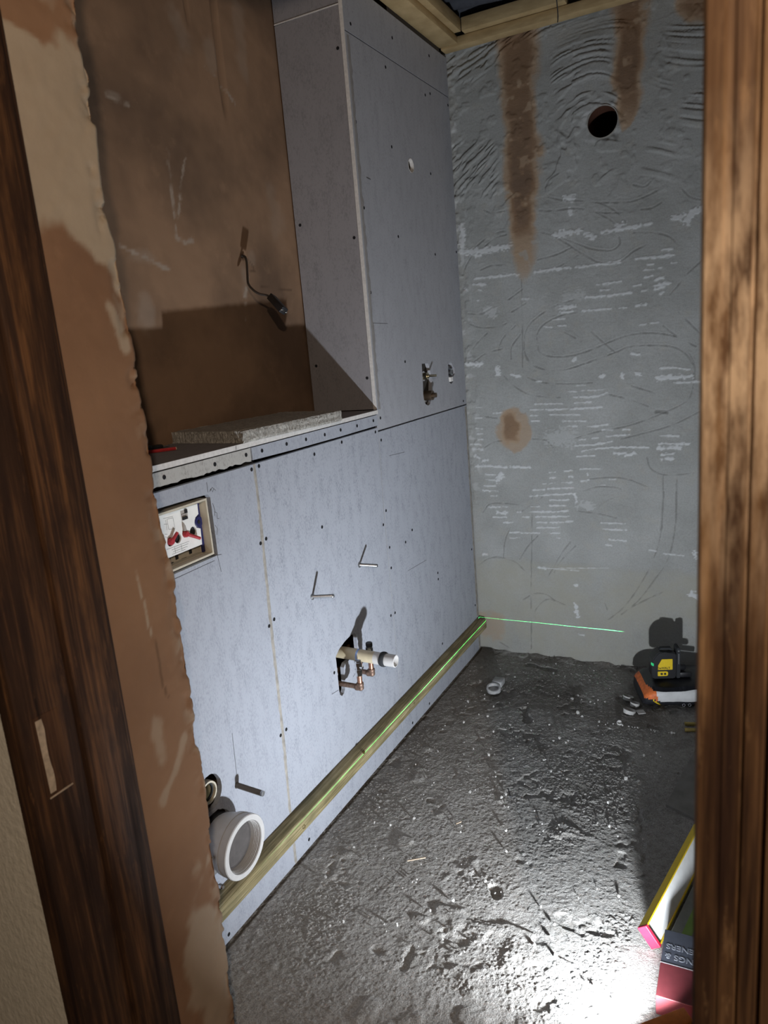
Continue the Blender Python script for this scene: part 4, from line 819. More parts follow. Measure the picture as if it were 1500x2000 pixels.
for yy in (0.043, 0.067, 0.110): box(bm, -0.0299, -0.0288, yy - 0.0042, yy + 0.0042, 0.9335, 0.9445)
box(bm, -0.0299, -0.0288, 0.03, 0.055, 0.9285, 0.9315); box(bm, -0.0299, -0.0288, 0.08, 0.095, 0.9285, 0.9305)
bm_obj('tray_slots', bm, M['black_plastic'], cis)
bm = bmesh.new(); box(bm, -0.0298, -0.0150, y0 + w, 0.134, z0 + w, 0.930); bm_obj('tray_step', bm, M['cream_plastic'], cis)
bm = bmesh.new()     # printed instruction drawing: fine outlines
def line(a, b): tube(bm, [(-0.0144, *a), (-0.0144, *b)], 0.00035, 4)
for a, b in (((0.030, 1.034), (0.058, 1.032)), ((0.036, 1.030), (0.036, 1.008)), ((0.040, 1.030), (0.058, 1.029)), ((0.058, 1.029), (0.059, 1.005)), ((0.040, 1.030), (0.041, 1.008)), ((0.041, 1.008), (0.059, 1.005)), ((0.030, 1.022), (0.040, 1.020)),
             ((0.028, 1.001), (0.035, 0.999))): line(a, b)
bm_obj('printed_diagram', bm, M['pencil'], cp)
bm = bmesh.new()
for a, b in (((0.026, 0.968), (0.095, 0.967)), ((0.04, 0.963), (0.092, 0.9625)), ((0.044, 0.958), (0.088, 0.9575)), ((0.04, 0.9535), (0.08, 0.953)), ((0.05, 0.968), (0.05, 0.953)), ((0.070, 0.967), (0.070, 0.953)), ((0.028, 0.995), (0.034, 0.992))): line(a, b)
bm_obj('printed_notes', bm, M['pencil'], cp)
bm = bmesh.new(); tube(bm, [(-0.012, 0.085, 0.994), (-0.012, 0.084, 1.004), (-0.012, 0.083, 1.012)], [0.004, 0.0035, 0.001], 8); bm_obj('grey_tab', bm, M['grey_plastic'], cis)

# ------------------------------------------------------------------ toilet pipes
fs = empty('flush_pipe_socket', (0, 0.028, 0.394), 'small round cream flush pipe socket above the white toilet connector', 'pipe socket')
bm = bmesh.new(); lathe(bm, (0, 0.028, 0.394), (1, 0, 0), [(-0.11, 0.0275), (-0.006, 0.0275), (-0.002, 0.0265), (-0.002, 0.0225), (-0.008, 0.0220), (-0.11, 0.0215)], 44); bm_obj('socket_pipe', bm, M['cream_plastic'], fs, auto=40)
bm = bmesh.new(); lathe(bm, (0, 0.028, 0.394), (1, 0, 0), [(-0.014, 0.0222), (-0.009, 0.0222), (-0.009, 0.0185), (-0.014, 0.0185)], 44, closed=True); bm_obj('rubber_seal', bm, M['black_rubber'], fs, auto=40)
bm = bmesh.new(); lathe(bm, (0, 0.028, 0.394), (1, 0, 0), [(-0.030, 0.0), (-0.030, 0.0215), (-0.029, 0.0215), (-0.029, 0.0)], 44); bm_obj('protective_plug', bm, flat('olive_plug', (0.17, 0.165, 0.09), 0.6, 0.3), fs)

wc = empty('toilet_connector', (0, 0.028, 0.277), 'large white round toilet waste connector sticking out over the batten', 'pipe connector')
ax = (1, 0, -0.03)
bm = bmesh.new()
lathe(bm, (0, 0.028, 0.279), ax, [(-0.09, 0.053), (0.004, 0.053), (0.012, 0.0585), (0.026, 0.0625), (0.046, 0.0655), (0.048, 0.0690), (0.060, 0.0705), (0.0605, 0.0690), (0.070, 0.0690), (0.0705, 0.0715), (0.081, 0.0715), (0.083, 0.0700), (0.083, 0.0585), (0.080, 0.0570), (0.0775, 0.0572), (0.0765, 0.0562), (0.074, 0.0568), (0.073, 0.0556), (0.0705, 0.0562), (0.0695, 0.0550), (0.067, 0.0556), (0.066, 0.0545), (0.056, 0.0535)], 72)
bm_obj('collar', bm, M['collar'], wc, auto=35)
bm = bmesh.new(); lathe(bm, (0, 0.028, 0.279), ax, [(0.050, 0.0), (0.050, 0.054), (0.053, 0.0545), (0.056, 0.0535), (0.0535, 0.0505), (0.0515, 0.0)], 64); bm_obj('membrane', bm, M['membrane'], wc, auto=35)
bm = bmesh.new(); lathe(bm, (-0.02, 0.028, 0.279), (1, 0, 0), [(-0.05, 0.0545), (0.02, 0.0545), (0.024, 0.0575), (0.027, 0.0575), (0.027, 0.0540)], 48); bm_obj('black_sleeve', bm, M['black_rubber'], wc, auto=35)
bm = bmesh.new(); box(bm, 0.0002, 0.004, -0.075, 0.131, 0.2005, 0.2125, 0.001); bm_obj('bracket', bm, M['steel'], wc)
for by, bz in ((-0.046, 0.292), (-0.028, 0.206)):
    bm = bmesh.new(); lathe(bm, (0.0, by, bz), (1, 0, 0), [(0.0, 0.0), (0.0, 0.007), (0.010, 0.007), (0.010, 0.0035), (0.042, 0.0035), (0.042, 0.0062), (0.050, 0.0062), (0.053, 0.004), (0.053, 0.0)], 12); bm_obj('bracket_bolt', bm, M['chrome'], wc, auto=35)

# threaded rods
M['rod_dark'] = flat('grey_sleeved_rod', (0.16, 0.155, 0.15), 0.6, 0.3)
def rod(y, z, L, dz, r, label, mat, tipm=None):
    e = empty('threaded_rod', (0, y, z), label, 'threaded rod', 'fixing rods in the boards')
    d = Vector((1, 0, dz)).normalized(); n = 60; prof = []
    for k in range(n): prof += [((k / n) * (L + 0.03) - 0.03, r * 0.9), (((k + .5) / n) * (L + 0.03) - 0.03, r)]
    prof = [(-0.03, 0.0)] + prof + [(L, r * 0.85), (L + 0.001, 0.0)]
    bm = bmesh.new(); lathe(bm, (0, y, z), d, prof, 16); bm_obj('rod', bm, mat, e, auto=60)
    if tipm:
        bm = bmesh.new(); lathe(bm, Vector((0, y, z)) + d * (L - 0.002), d, [(0, 0.0), (0, r * 1.02), (0.0045, r * 0.95), (0.005, 0.0)], 16); bm_obj('bare_tip', bm, tipm, e, auto=40)
    else:
        bm = bmesh.new(); lathe(bm, (0.0003, y, z), (1, 0, 0), [(0, r), (0, r * 1.9), (0.0015, r * 1.8), (0.0035, r)], 18); bm_obj('washer', bm, M['steel'], e, auto=40)
    return e
rod(0.518, 0.691, 0.070, 0.12, 0.0050, 'left threaded rod of the pair above the basin pipes', M['steel'])
rod(0.788, 0.699, 0.063, 0.02, 0.0050, 'right threaded rod of the pair above the basin pipes', M['steel'])
rod(0.118, 0.358, 0.074, -0.07, 0.0068, 'dark grey rod with bright tip near the white toilet connector', M['rod_dark'], M['steel'])

# ------------------------------------------------------------------ basin pipes
wp = empty('waste_pipe', (0, 0.66, 0.46), 'cream plastic waste pipe with black ring sticking out of the board', 'waste pipe')
d = Vector((1, 0.0, -0.03)).normalized(); b0 = Vector((0, 0.66, 0.463))
bm = bmesh.new(); lathe(bm, b0, d, [(-0.10, 0.018), (0.098, 0.018), (0.098, 0.0165), (-0.10, 0.0165)], 40, closed=True); bm_obj('pipe', bm, flat('cream_pvc', (0.52, 0.45, 0.31), 0.4, 0.4, 0, 0.10, 30), wp, auto=40)  # cream length next to the board, off-white end beyond
bm = bmesh.new(); lathe(bm, b0, d, [(0.098, 0.0181), (0.166, 0.0181), (0.1665, 0.0175), (0.1665, 0.0158), (0.166, 0.0155), (0.098, 0.0155)], 40, closed=True); bm_obj('pipe_end', bm, M['collar'], wp, auto=40)
bm = bmesh.new(); lathe(bm, b0, d, [(0.119, 0.0182), (0.119, 0.0205), (0.124, 0.0222), (0.130, 0.0222), (0.134, 0.0205), (0.134, 0.0182)], 40, closed=True); bm_obj('rubber_ring', bm, M['black_rubber'], wp, auto=40)
bm = bmesh.new(); lathe(bm, b0, d, [(0.041, 0.0182), (0.041, 0.0188), (0.047, 0.0188), (0.047, 0.0182)], 40, closed=True); bm_obj('tape_band', bm, flat('pale_blue_tape', (0.25, 0.36, 0.62), 0.5), wp, auto=40)

def fitting(bm, p, dirs, r=0.0105, L=0.016):
    for dv in dirs:
        dv = Vector(dv).normalized(); lathe(bm, Vector(p) - dv * r * 0.4, dv, [(0, 0.0), (0, r * 0.93), (L * 0.55, r * 0.93), (L * 0.65, r), (L, r), (L + 0.0015, r * 0.9), (L + 0.0015, 0.0)], 20)
    bmesh.ops.create_uvsphere(bm, u_segments=16, v_segments=10, radius=r * 0.98, matrix=Matrix.Translation(p))
def isolating_valve(name, z0, x, y, parent):
    bm = bmesh.new()
    prof = [(0, 0.0), (0, 0.0095), (0.010, 0.0095), (0.011, 0.0115), (0.020, 0.0115), (0.021, 0.0098), (0.030, 0.0098), (0.031, 0.0118), (0.042, 0.0118), (0.043, 0.0095), (0.046, 0.0095), (0.046, 0.0)]
    lathe(bm, (x, y, z0), (0, 0, 1), prof, 8); o = bm_obj(name, bm, M['chrome'], parent)
    bm = bmesh.new(); lathe(bm, (x + 0.008, y, z0 + 0.026), (1, 0, 0), [(0, 0.0), (0, 0.0055), (0.006, 0.0055), (0.007, 0.004), (0.007, 0.0)], 14); bm_obj('valve_screw', bm, M['chrome'], o, auto=40)
    return o
sl = empty('supply_pipe', (0.06, 0.62, 0.39), 'left copper supply pipe with chrome valve under the waste pipe', 'supply pipe', 'copper supplies for the basin')
bm = bmesh.new(); tube(bm, [(-0.05, 0.617, 0.384), (0.060, 0.620, 0.381)], 0.0076, 18); bm_obj('wall_tail', bm, M['copper_dull'], sl, auto=40)
bm = bmesh.new(); fitting(bm, (0.063, 0.62, 0.380), [(0, 0, 1), (-1, 0, 0)], 0.0108, 0.018); bm_obj('elbow', bm, M['copper_dull'], sl, auto=40)
bm = bmesh.new(); tube(bm, [(0.063, 0.62, 0.385), (0.063, 0.62, 0.423)], 0.0076, 18); bm_obj('riser', bm, M['copper'], sl, auto=40)
isolating_valve('isolating_valve', 0.418, 0.063, 0.62, sl)
sr = empty('supply_pipe', (0.054, 0.71, 0.39), 'right copper supply pipe with black cap behind the waste pipe', 'supply pipe', 'copper supplies for the basin')
bm = bmesh.new(); tube(bm, [(-0.05, 0.713, 0.384), (0.050, 0.710, 0.382)], 0.0076, 18); bm_obj('wall_tail', bm, M['copper_dull'], sr, auto=40)
bm = bmesh.new(); fitting(bm, (0.053, 0.71, 0.382), [(0, 0, 1), (-1, 0, 0)], 0.0108, 0.018); bm_obj('elbow', bm, M['copper_dull'], sr, auto=40)
bm = bmesh.new(); tube(bm, [(0.053, 0.71, 0.385), (0.053, 0.71, 0.452)], 0.0076, 18); bm_obj('riser', bm, M['copper'], sr, auto=40)
isolating_valve('isolating_valve', 0.424, 0.053, 0.71, sr)
bm = bmesh.new(); lathe(bm, (0.053, 0.71, 0.468), (0, 0, 1), [(0, 0.0), (0, 0.009), (0.004, 0.0105), (0.012, 0.0105), (0.014, 0.009), (0.014, 0.0)], 20); bm_obj('black_cap', bm, M['black_plastic'], sr, auto=40)
bm = bmesh.new(); tube(bm, catmull([(-0.036, 0.632, 0.36), (-0.032, 0.632, 0.385), (-0.031, 0.633, 0.41), (-0.033, 0.634, 0.435)], 6), [0.008, 0.0085, 0.009, 0.0105, 0.0085, 0.0095, 0.0105, 0.010, 0.009, 0.0105, 0.0115, 0.0105, 0.0095, 0.0105, 0.0112, 0.010, 0.009, 0.0085, 0.008], 10)
tag(bm_obj('foam_wrap', bm, M['collar'], None, True), 'white wrap showing inside the pipe cut-out behind the left supply', 'wrap')

# ------------------------------------------------------------------ shower valve and outlet
sv = empty('shower_valve', (0.0, 1.395, 1.19), 'shower valve with two spindles in the tall slot', 'shower valve')
bm = bmesh.new(); box(bm, -0.045, -0.022, 1.372, 1.425, 1.13, 1.26, 0.004); lathe(bm, (-0.022, 1.398, 1.226), (1, 0, 0), [(0, 0.0), (0, 0.020), (0.008, 0.018), (0.010, 0.0)], 24); lathe(bm, (-0.022, 1.396, 1.152), (1, 0, 0), [(0, 0.0), (0, 0.022), (0.010, 0.021), (0.012, 0.0)], 24)
bm_obj('valve_body', bm, M['chrome'], sv, auto=40)
bm = bmesh.new(); lathe(bm, (-0.014, 1.398, 1.226), (1, 0, 0), [(0, 0.0), (0, 0.013), (0.016, 0.013), (0.016, 0.0065), (0.022, 0.0065), (0.022, 0.0048), (0.050, 0.0045), (0.051, 0.0)], 18); bm_obj('spindle', bm, M['brass'], sv, auto=40)
bm = bmesh.new(); lathe(bm, (-0.012, 1.396, 1.156), (1, 0, 0), [(0, 0.0), (0, 0.018), (0.030, 0.0175), (0.030, 0.009), (0.044, 0.0085), (0.045, 0.0)], 18); bm_obj('spindle', bm, flat('dark_bronze', (0.18, 0.13, 0.09), 0.4, 0.5, 0.9), sv, auto=40)
so = empty('shower_outlet', (0, 1.632, 1.22), 'small metal pipe outlet in a ragged hole beside the shower valve', 'pipe outlet')
bm = bmesh.new(); box(bm, -0.040, -0.012, 1.608, 1.660, 1.185, 1.25, 0.003); lathe(bm, (-0.012, 1.634, 1.224), (1, 0, 0), [(0, 0.0), (0, 0.014), (0.014, 0.014), (0.015, 0.012), (0.015, 0.008), (0.004, 0.0075), (0.004, 0.0)], 20); bm_obj('outlet_body', bm, M['steel'], so, auto=40)
bm = bmesh.new(); box(bm, -0.004, 0.006, 1.606, 1.632, 1.188, 1.206, 0.002); bm_obj('outlet_clip', bm, M['white_plastic'], so)

# ------------------------------------------------------------------ vent pipe in the back wall
vp = empty('vent_pipe', (VENT[0], BACK_Y, VENT[1]), 'round vent pipe hole high in the back wall', 'vent pipe')
bm = bmesh.new(); lathe(bm, (VENT[0], BACK_Y + 0.22, VENT[1]), (0, -1, 0), [(0.0, 0.0), (0.0, 0.050), (0.218, 0.050)], 56); bm_obj('bore', bm, flat('brick_red_bore', (0.10, 0.045, 0.03), 0.85, 0.1), vp, auto=40)
bm = bmesh.new(); lathe(bm, (VENT[0], BACK_Y + 0.03, VENT[1]), (0, -1, 0), [(0.0, 0.0510), (0.034, 0.0510), (0.0345, 0.0535), (0.0, 0.0545)], 56, closed=True); bm_obj('rim', bm, flat('pale_rim', (0.40, 0.38, 0.35), 0.7, 0.2), vp, auto=40)

# ------------------------------------------------------------------ cable on the recess wall
cb = empty('flex_cable', (RECESS_X, 0.713, 1.627), 'dark flex with a square connector hanging out of the brown plaster', 'cable')
bm = bmesh.new(); tube(bm, catmull([(-0.262, 0.714, 1.628), (-0.238, 0.713, 1.627), (-0.222, 0.700, 1.61), (-0.208, 0.678, 1.572), (-0.196, 0.661, 1.545), (-0.175, 0.653, 1.525), (-0.155, 0.652, 1.513), (-0.134, 0.655, 1.507), (-0.116, 0.654, 1.4985)], 8), 0.0032, 12); bm_obj('flex', bm, flat('dark_flex', (0.06, 0.05, 0.045), 0.5, 0.35), cb, True)
A, B = Vector((-0.120, 0.6555, 1.5010)), Vector((-0.073, 0.6395, 1.4595)); ax_ = (B - A).normalized(); L_ = (B - A).length
sx = ax_.cross(Vector((1, 0.2, 0.55))).normalized(); sy = ax_.cross(sx)
Mx = Matrix(((sx.x, sy.x, ax_.x, A.x), (sx.y, sy.y, ax_.y, A.y), (sx.z, sy.z, ax_.z, A.z), (0, 0, 0, 1)))
bm = bmesh.new(); box(bm, -0.0125, 0.0125, -0.0095, 0.0095, 0.0, L_, 0.002, Mx); con = bm_obj('connector', bm, M['black_plastic'], cb, auto=40)
bm = bmesh.new()
for k in (-1, 1): lathe(bm, Mx @ Vector((0.0095 * k, 0.0, L_ - 0.001)), ax_, [(0, 0.0), (0, 0.0032), (0.003, 0.003), (0.004, 0.0)], 10)
bm_obj('clip_pin', bm, M['chrome'], con)
bm = bmesh.new(); lathe(bm, Mx @ Vector((0, 0, L_ - 0.0005)), ax_, [(0, 0.0), (0, 0.0022), (0.0012, 0.0022), (0.0012, 0.0)], 10); bm_obj('centre_socket', bm, M['void'], con)

# ------------------------------------------------------------------ things on the ledge
def foil_block():
    t = NT('crumbly_insulation', 0.55, 0.4)
    n = t.noise(90, 5, 0.7, dist=1.5); c = t.ramp(n, (0.35, (0.20, 0.185, 0.16)), (0.6, (0.50, 0.48, 0.44)))
    t.col(c); t.bump(n, 0.9, 0.006); return t.m
bm = bmesh.new()
corners = [(0.008, 0.297), (0.034, 0.712), (-0.185, 0.745), (-0.232, 0.318)]
n = 60; rnd = random.Random(9); loop = []
for i in range(4):
    a, b = corners[i], corners[(i + 1) % 4]
    for k in range(n): loop.append((a[0] + (b[0] - a[0]) * k / n + rnd.uniform(-0.001, 0.001), a[1] + (b[1] - a[1]) * k / n + rnd.uniform(-0.001, 0.001)))
lay = []
for z, ins in ((1.1505, 0.001), (1.156, -0.0006), (1.164, 0.0004), (1.172, -0.0004), (1.1785, 0.001)):
    lay.append([bm.verts.new((x + rnd.uniform(-0.0009, 0.0009) - ins, y + rnd.uniform(-0.0009, 0.0009), z + (rnd.uniform(-0.0008, 0.0008) if 1.151 < z else 0))) for x, y in loop])
for a, b in zip(lay, lay[1:]):
    for k in range(len(loop)): bm.faces.new((a[k], a[(k + 1) % len(loop)], b[(k + 1) % len(loop)], b[k]))
bm.faces.new(lay[0]); bm.faces.new(lay[-1])
tag(bm_obj('insulation_offcut', bm, foil_block()), 'crumbly grey offcut slab lying on the ledge and overhanging its front', 'offcut')
pn = empty('red_pencil', (-0.14, 0.19, 1.154), 'thin red carpenter pencil lying on the ledge by the doorway wall', 'pencil')
d = Vector((0.048, 0.060, 0)).normalized(); p1 = Vector((-0.120, 0.207, 1.1545))
bm = bmesh.new(); tube(bm, [p1 - d * 0.15, p1], 0.0040, 6); bm_obj('shaft', bm, flat('red_paint', (0.45, 0.03, 0.035), 0.45, 0.4), pn)
bm = bmesh.new(); tube(bm, [p1, p1 + d * 0.002], 0.0036, 6); bm_obj('cut_end', bm, M['bare_wood'], pn)
kn = empty('utility_knife', (-0.2, 0.2, 1.155), 'black utility knife lying beside the red pencil on the ledge', 'knife')
d = Vector((0.12, 0.99, 0)).normalized(); R4 = Matrix.Translation((-0.212, 0.05, 1.1515)) @ Matrix.Rotation(-0.12, 4, 'Z')
bm = bmesh.new(); box(bm, -0.014, 0.014, 0.0, 0.15, 0.0, 0.014, 0.005, R4); box(bm, -0.010, 0.010, 0.15, 0.185, 0.001, 0.010, 0.004, R4); bm_obj('handle', bm, M['black_plastic'], kn, auto=40)
bm = bmesh.new(); box(bm, -0.006, 0.006, 0.186, 0.205, 0.003, 0.0045, 0, R4); bm_obj('blade', bm, M['steel'], kn)

# ------------------------------------------------------------------ cement bag and laser level
ang = 0.36; cu, su = math.cos(ang), math.sin(ang)
BAG = Matrix.Translation((0.738, 1.435, 0.0)) @ Matrix.Rotation(ang, 4, 'Z')
def bag():
    W_, D_, H_ = 0.36, 0.205, 0.090
    nu, nv = 90, 72; bm = bmesh.new(); rows = []; rnd = random.Random(2)
    for i in range(nu + 1):
        u = i / nu; row = []
        e = 1 - abs(2 * u - 1) ** 5; e = max(e, 0.0) ** 0.42
        for j in range(nv):
            th = 2 * math.pi * j / nv; c, s = math.cos(th), math.sin(th)
            q = 0.55
            yy = 0.5 + 0.5 * math.copysign(abs(c) ** q, c) * (0.72 + 0.28 * e)
            zz = 0.5 + 0.5 * math.copysign(abs(s) ** 0.6, s) * (0.15 + 0.85 * e)
            x = W_ * u; y = D_ * yy; z = H_ * (zz - 0.5 * (1 - e) * 0.6)
            wob = 0.0035 * float(fbm(np.array([u * 6.0]), np.array([th * 1.2]), 1.0, 3, 301)[0])
            z = max(z + wob * (1 if s > -0.3 else 0), 0.0035); y += wob
            row.append(bm.verts.new(BAG @ Vector((x, y, z))))
        rows.append(row)
    for i in range(nu):
        for j in range(nv):
            f = bm.faces.new((rows[i][j], rows[i][(j + 1) % nv], rows[i + 1][(j + 1) % nv], rows[i + 1][j]))
            m = BAG.inverted() @ f.calc_center_median(); u = m.x / W_; zr = m.z / H_; front = m.y < D_ * 0.5
            lowline = 0.34 + 0.20 * max(0.0, 0.16 - u) / 0.16
            if front and zr < 0.80 and zr > lowline and m.y < 0.055:
                f.material_index = 1 if u > 0.105 + 0.05 * (1 - zr) else 2
            elif u < 0.055 and zr > 0.45 and m.y < 0.19: f.material_index = 2
            elif front and zr < lowline and abs(u - (0.20 - 0.08 * zr / 0.3)) < 0.009: f.material_index = 3
            else: f.material_index = 0
    bm.faces.new(rows[0]); bm.faces.new(rows[-1])
    mats = [flat('bag_black', (0.022, 0.023, 0.028), 0.4, 0.4, 0, 0.2, 40, 0.4), flat('bag_white', (0.60, 0.60, 0.60), 0.5, 0.3, 0, 0.08, 30, 0.3), flat('bag_orange', (0.70, 0.17, 0.045), 0.5, 0.3, 0, 0.25, 60, 0.3), M['yellow_plastic']]
    e = empty('cement_bag', (0.86, 1.56, 0), 'black white and orange cement bag slumped against the back wall', 'cement bag')
    bm_obj('sack', bm, mats, e, True)
    # folded top flap and the printed letter outline
    bm = bmesh.new()
    r0 = [bm.verts.new(BAG @ Vector((x, 0.004 + 0.003 * math.sin(x * 60), 0.0865 + 0.002 * math.sin(x * 45)))) for x in np.linspace(0.03, 0.34, 30)]
    r1 = [bm.verts.new(BAG @ Vector((x, -0.004 + 0.002 * math.sin(x * 80), 0.074 + 0.003 * math.sin(x * 38 + 1)))) for x in np.linspace(0.03, 0.34, 30)]
    for k in range(29): bm.faces.new((r0[k], r0[k + 1], r1[k + 1], r1[k]))
    bmesh.ops.solidify(bm, geom=bm.faces[:], thickness=0.001); bm_obj('torn_flap', bm, mats[0], e, True)
    bm = bmesh.new()
    for cx_ in (0.135, 0.155):
        lathe(bm, BAG @ Vector((cx_, -0.0005, 0.018)), BAG.to_3x3() @ Vector((0, -1, 0)), [(0.0, 0.0055), (0.0015, 0.0055), (0.0015, 0.0042), (0.0, 0.0042)], 20, closed=True)
    bm_obj('printed_mark', bm, flat('pale_print', (0.35, 0.35, 0.38), 0.5), e)
    return e
bag()

LV = Matrix.Translation((0.757, 1.500, 0.0915)) @ Matrix.Rotation(0.36, 4, 'Z')    # x along the body, y into it
lv = empty('laser_level', tuple(LV @ Vector((0.045, 0.03, 0))), 'black and yellow laser level standing on the cement bag', 'laser level')
def ext(prof, y0, y1, bev=0.0):
    bm = bmesh.new(); a = [bm.verts.new(LV @ Vector((x, y0, z))) for x, z in prof]; b = [bm.verts.new(LV @ Vector((x, y1, z))) for x, z in prof]; n = len(prof)
    for i in range(n): bm.faces.new((a[i], a[(i + 1) % n], b[(i + 1) % n], b[i]))
    bm.faces.new(a); bm.faces.new(b)
    if bev: bmesh.ops.bevel(bm, geom=bm.edges[:], offset=bev, segments=2, affect='EDGES')
    return bm
bm = ext([(0.006, 0.0), (0.0, 0.010), (0.0, 0.066), (0.004, 0.076), (0.014, 0.092), (0.024, 0.102), (0.034, 0.104), (0.044, 0.100), (0.078, 0.100), (0.084, 0.094), (0.084, 0.006), (0.078, 0.0)], 0.004, 0.056, 0.003)
bm_obj('body', bm, M['black_plastic'], lv, auto=40)
bm = ext([(0.020, 0.036), (0.021, 0.053), (0.034, 0.077), (0.071, 0.077), (0.071, 0.036)], 0.0015, 0.006, 0.001)
yp = bm_obj('yellow_side_panel', bm, M['yellow_plastic'], lv, auto=40)
bm = ext([(0.020, 0.012), (0.020, 0.030), (0.052, 0.030), (0.0555, 0.026), (0.0555, 0.016), (0.052, 0.012)], 0.0015, 0.006, 0.001)
ks = bm_obj('key_strip', bm, M['yellow_plastic'], lv, auto=40)
bm = bmesh.new()
for x in (0.033, 0.0445): lathe(bm, LV @ Vector((x, 0.0017, 0.021)), LV.to_3x3() @ Vector((0, -1, 0)), [(0, 0.0), (0, 0.0042), (0.0015, 0.004), (0.002, 0.0)], 16)
bm_obj('button', bm, M['black_plastic'], ks)
bm = ext([(0.086, 0.0), (0.086, 0.112), (0.089, 0.117), (0.096, 0.117), (0.099, 0.112), (0.099, 0.0)], 0.006, 0.050, 0.002)
arm = bm_obj('bracket_arm', bm, M['black_rubber'], lv, auto=40)
bm = bmesh.new(); lathe(bm, LV @ Vector((0.0925, 0.0062, 0.105)), LV.to_3x3() @ Vector((0, -1, 0)), [(0, 0.0), (0, 0.0035), (0.001, 0.003), (0.001, 0.0)], 12); box(bm, 0.0915, 0.0945, 0.0048, 0.0062, 0.055, 0.095, 0, LV); bm_obj('steel_strip', bm, M['steel'], arm)
bm = bmesh.new(); lathe(bm, LV @ Vector((0.105, 0.028, 0.034)), LV.to_3x3() @ Vector((1, 0, 0)), [(-0.005, 0.0), (-0.005, 0.012), (0.012, 0.012), (0.016, 0.009), (0.016, 0.0)], 18); box(bm, 0.099, 0.14, 0.01, 0.045, 0.0, 0.02, 0.004, LV); bm_obj('mount_clamp', bm, M['black_plastic'], lv, auto=40)
bm = ext([(0.028, 0.1015), (0.034, 0.112), (0.070, 0.112), (0.076, 0.1015), (0.068, 0.1015), (0.064, 0.106), (0.040, 0.106), (0.036, 0.1015)], 0.022, 0.038, 0.001); bm_obj('carry_loop', bm, M['black_rubber'], lv, auto=40)
ge = bpy.data.materials.new('laser_window'); ge.use_nodes = True; ge.cycles.emission_sampling = 'NONE'
gb = ge.node_tree.nodes['Principled BSDF']; gb.inputs['Base Color'].default_value = (0.02, 0.25, 0.10, 1); gb.inputs['Emission Color'].default_value = (0.06, 0.9, 0.32, 1); gb.inputs['Emission Strength'].default_value = 0.35; gb.inputs['Roughness'].default_value = 0.2
bm = bmesh.new(); a = [bm.verts.new(LV @ Vector(p)) for p in ((-0.0008, 0.008, 0.053), (-0.0008, 0.014, 0.051), (-0.0008, 0.014, 0.062), (-0.0008, 0.008, 0.064))]; b = [bm.verts.new(LV @ Vector(p)) for p in ((0.002, 0.0035, 0.052), (0.006, 0.0030, 0.051), (0.006, 0.0030, 0.061), (0.002, 0.0035, 0.063))]
bm.faces.new(a); bm.faces.new((a[0], a[3], b[3], b[0])); bm.faces.new((b[0], b[3], b[2], b[1])); bm_obj('laser_window', bm, ge, lv)
def lettering(txt, size, mat, M4, parent, depth=0.0006, align='CENTER', name='lettering'):
    c = bpy.data.curves.new(name, 'FONT'); c.body = txt; c.size = size; c.align_x = align; c.extrude = depth; c.offset = size * 0.012
    t = bpy.data.objects.new(name, c); COL.objects.link(t)
    dg = bpy.context.evaluated_depsgraph_get(); me = bpy.data.meshes.new_from_object(t.evaluated_get(dg))
    bpy.data.objects.remove(t); bpy.data.curves.remove(c)
    me.transform(M4); me.materials.clear(); me.name = name
    return link(name, me, mat, parent)
lettering('DeWALT', 0.0105, M['black_plastic'], LV @ Matrix.Translation((0.040, 0.0012, 0.040)) @ Matrix.Rotation(math.pi / 2, 4, 'X') @ Matrix.Diagonal((1.05, 1.0, 1, 1)), yp)

# the level's own beam: a thin horizontal fan of green light from its window
ll = bpy.data.lights.new('laser_beam', 'POINT'); ll.energy = LASER_W; ll.color = (0.10, 1.0, 0.30); ll.shadow_soft_size = 0.0
ll.use_nodes = True; nt = ll.node_tree; em = next(n for n in nt.nodes if n.type == 'EMISSION')
g_ = nt.nodes.new('ShaderNodeNewGeometry'); sp_ = nt.nodes.new('ShaderNodeSeparateXYZ'); nt.links.new(g_.outputs['Incoming'], sp_.inputs[0])
ab = nt.nodes.new('ShaderNodeMath'); ab.operation = 'ABSOLUTE'; nt.links.new(sp_.outputs['Z'], ab.inputs[0])
lt = nt.nodes.new('ShaderNodeMath'); lt.operation = 'LESS_THAN'; lt.inputs[1].default_value = 0.0010; nt.links.new(ab.outputs[0], lt.inputs[0])
mu = nt.nodes.new('ShaderNodeMath'); mu.operation = 'MULTIPLY'; nt.links.new(lt.outputs[0], mu.inputs[0])
ax2 = nt.nodes.new('ShaderNodeMath'); ax2.operation = 'ABSOLUTE'; nt.links.new(sp_.outputs['X'], ax2.inputs[0])
mr = nt.nodes.new('ShaderNodeMapRange'); mr.inputs['From Min'].default_value = 0.44; mr.inputs['From Max'].default_value = 0.54; nt.links.new(ax2.outputs[0], mr.inputs['Value'])
m2 = nt.nodes.new('ShaderNodeMath'); m2.operation = 'MULTIPLY'; m2.inputs[0].default_value = 1.0; nt.links.new(mr.outputs[0], m2.inputs[1]); nt.links.new(m2.outputs[0], mu.inputs[1])
nt.links.new(mu.outputs[0], em.inputs['Strength'])
llo = bpy.data.objects.new('laser_beam', ll); COL.objects.link(llo); llo.location = LV @ Vector((-0.006, 0.020, 0.0575))

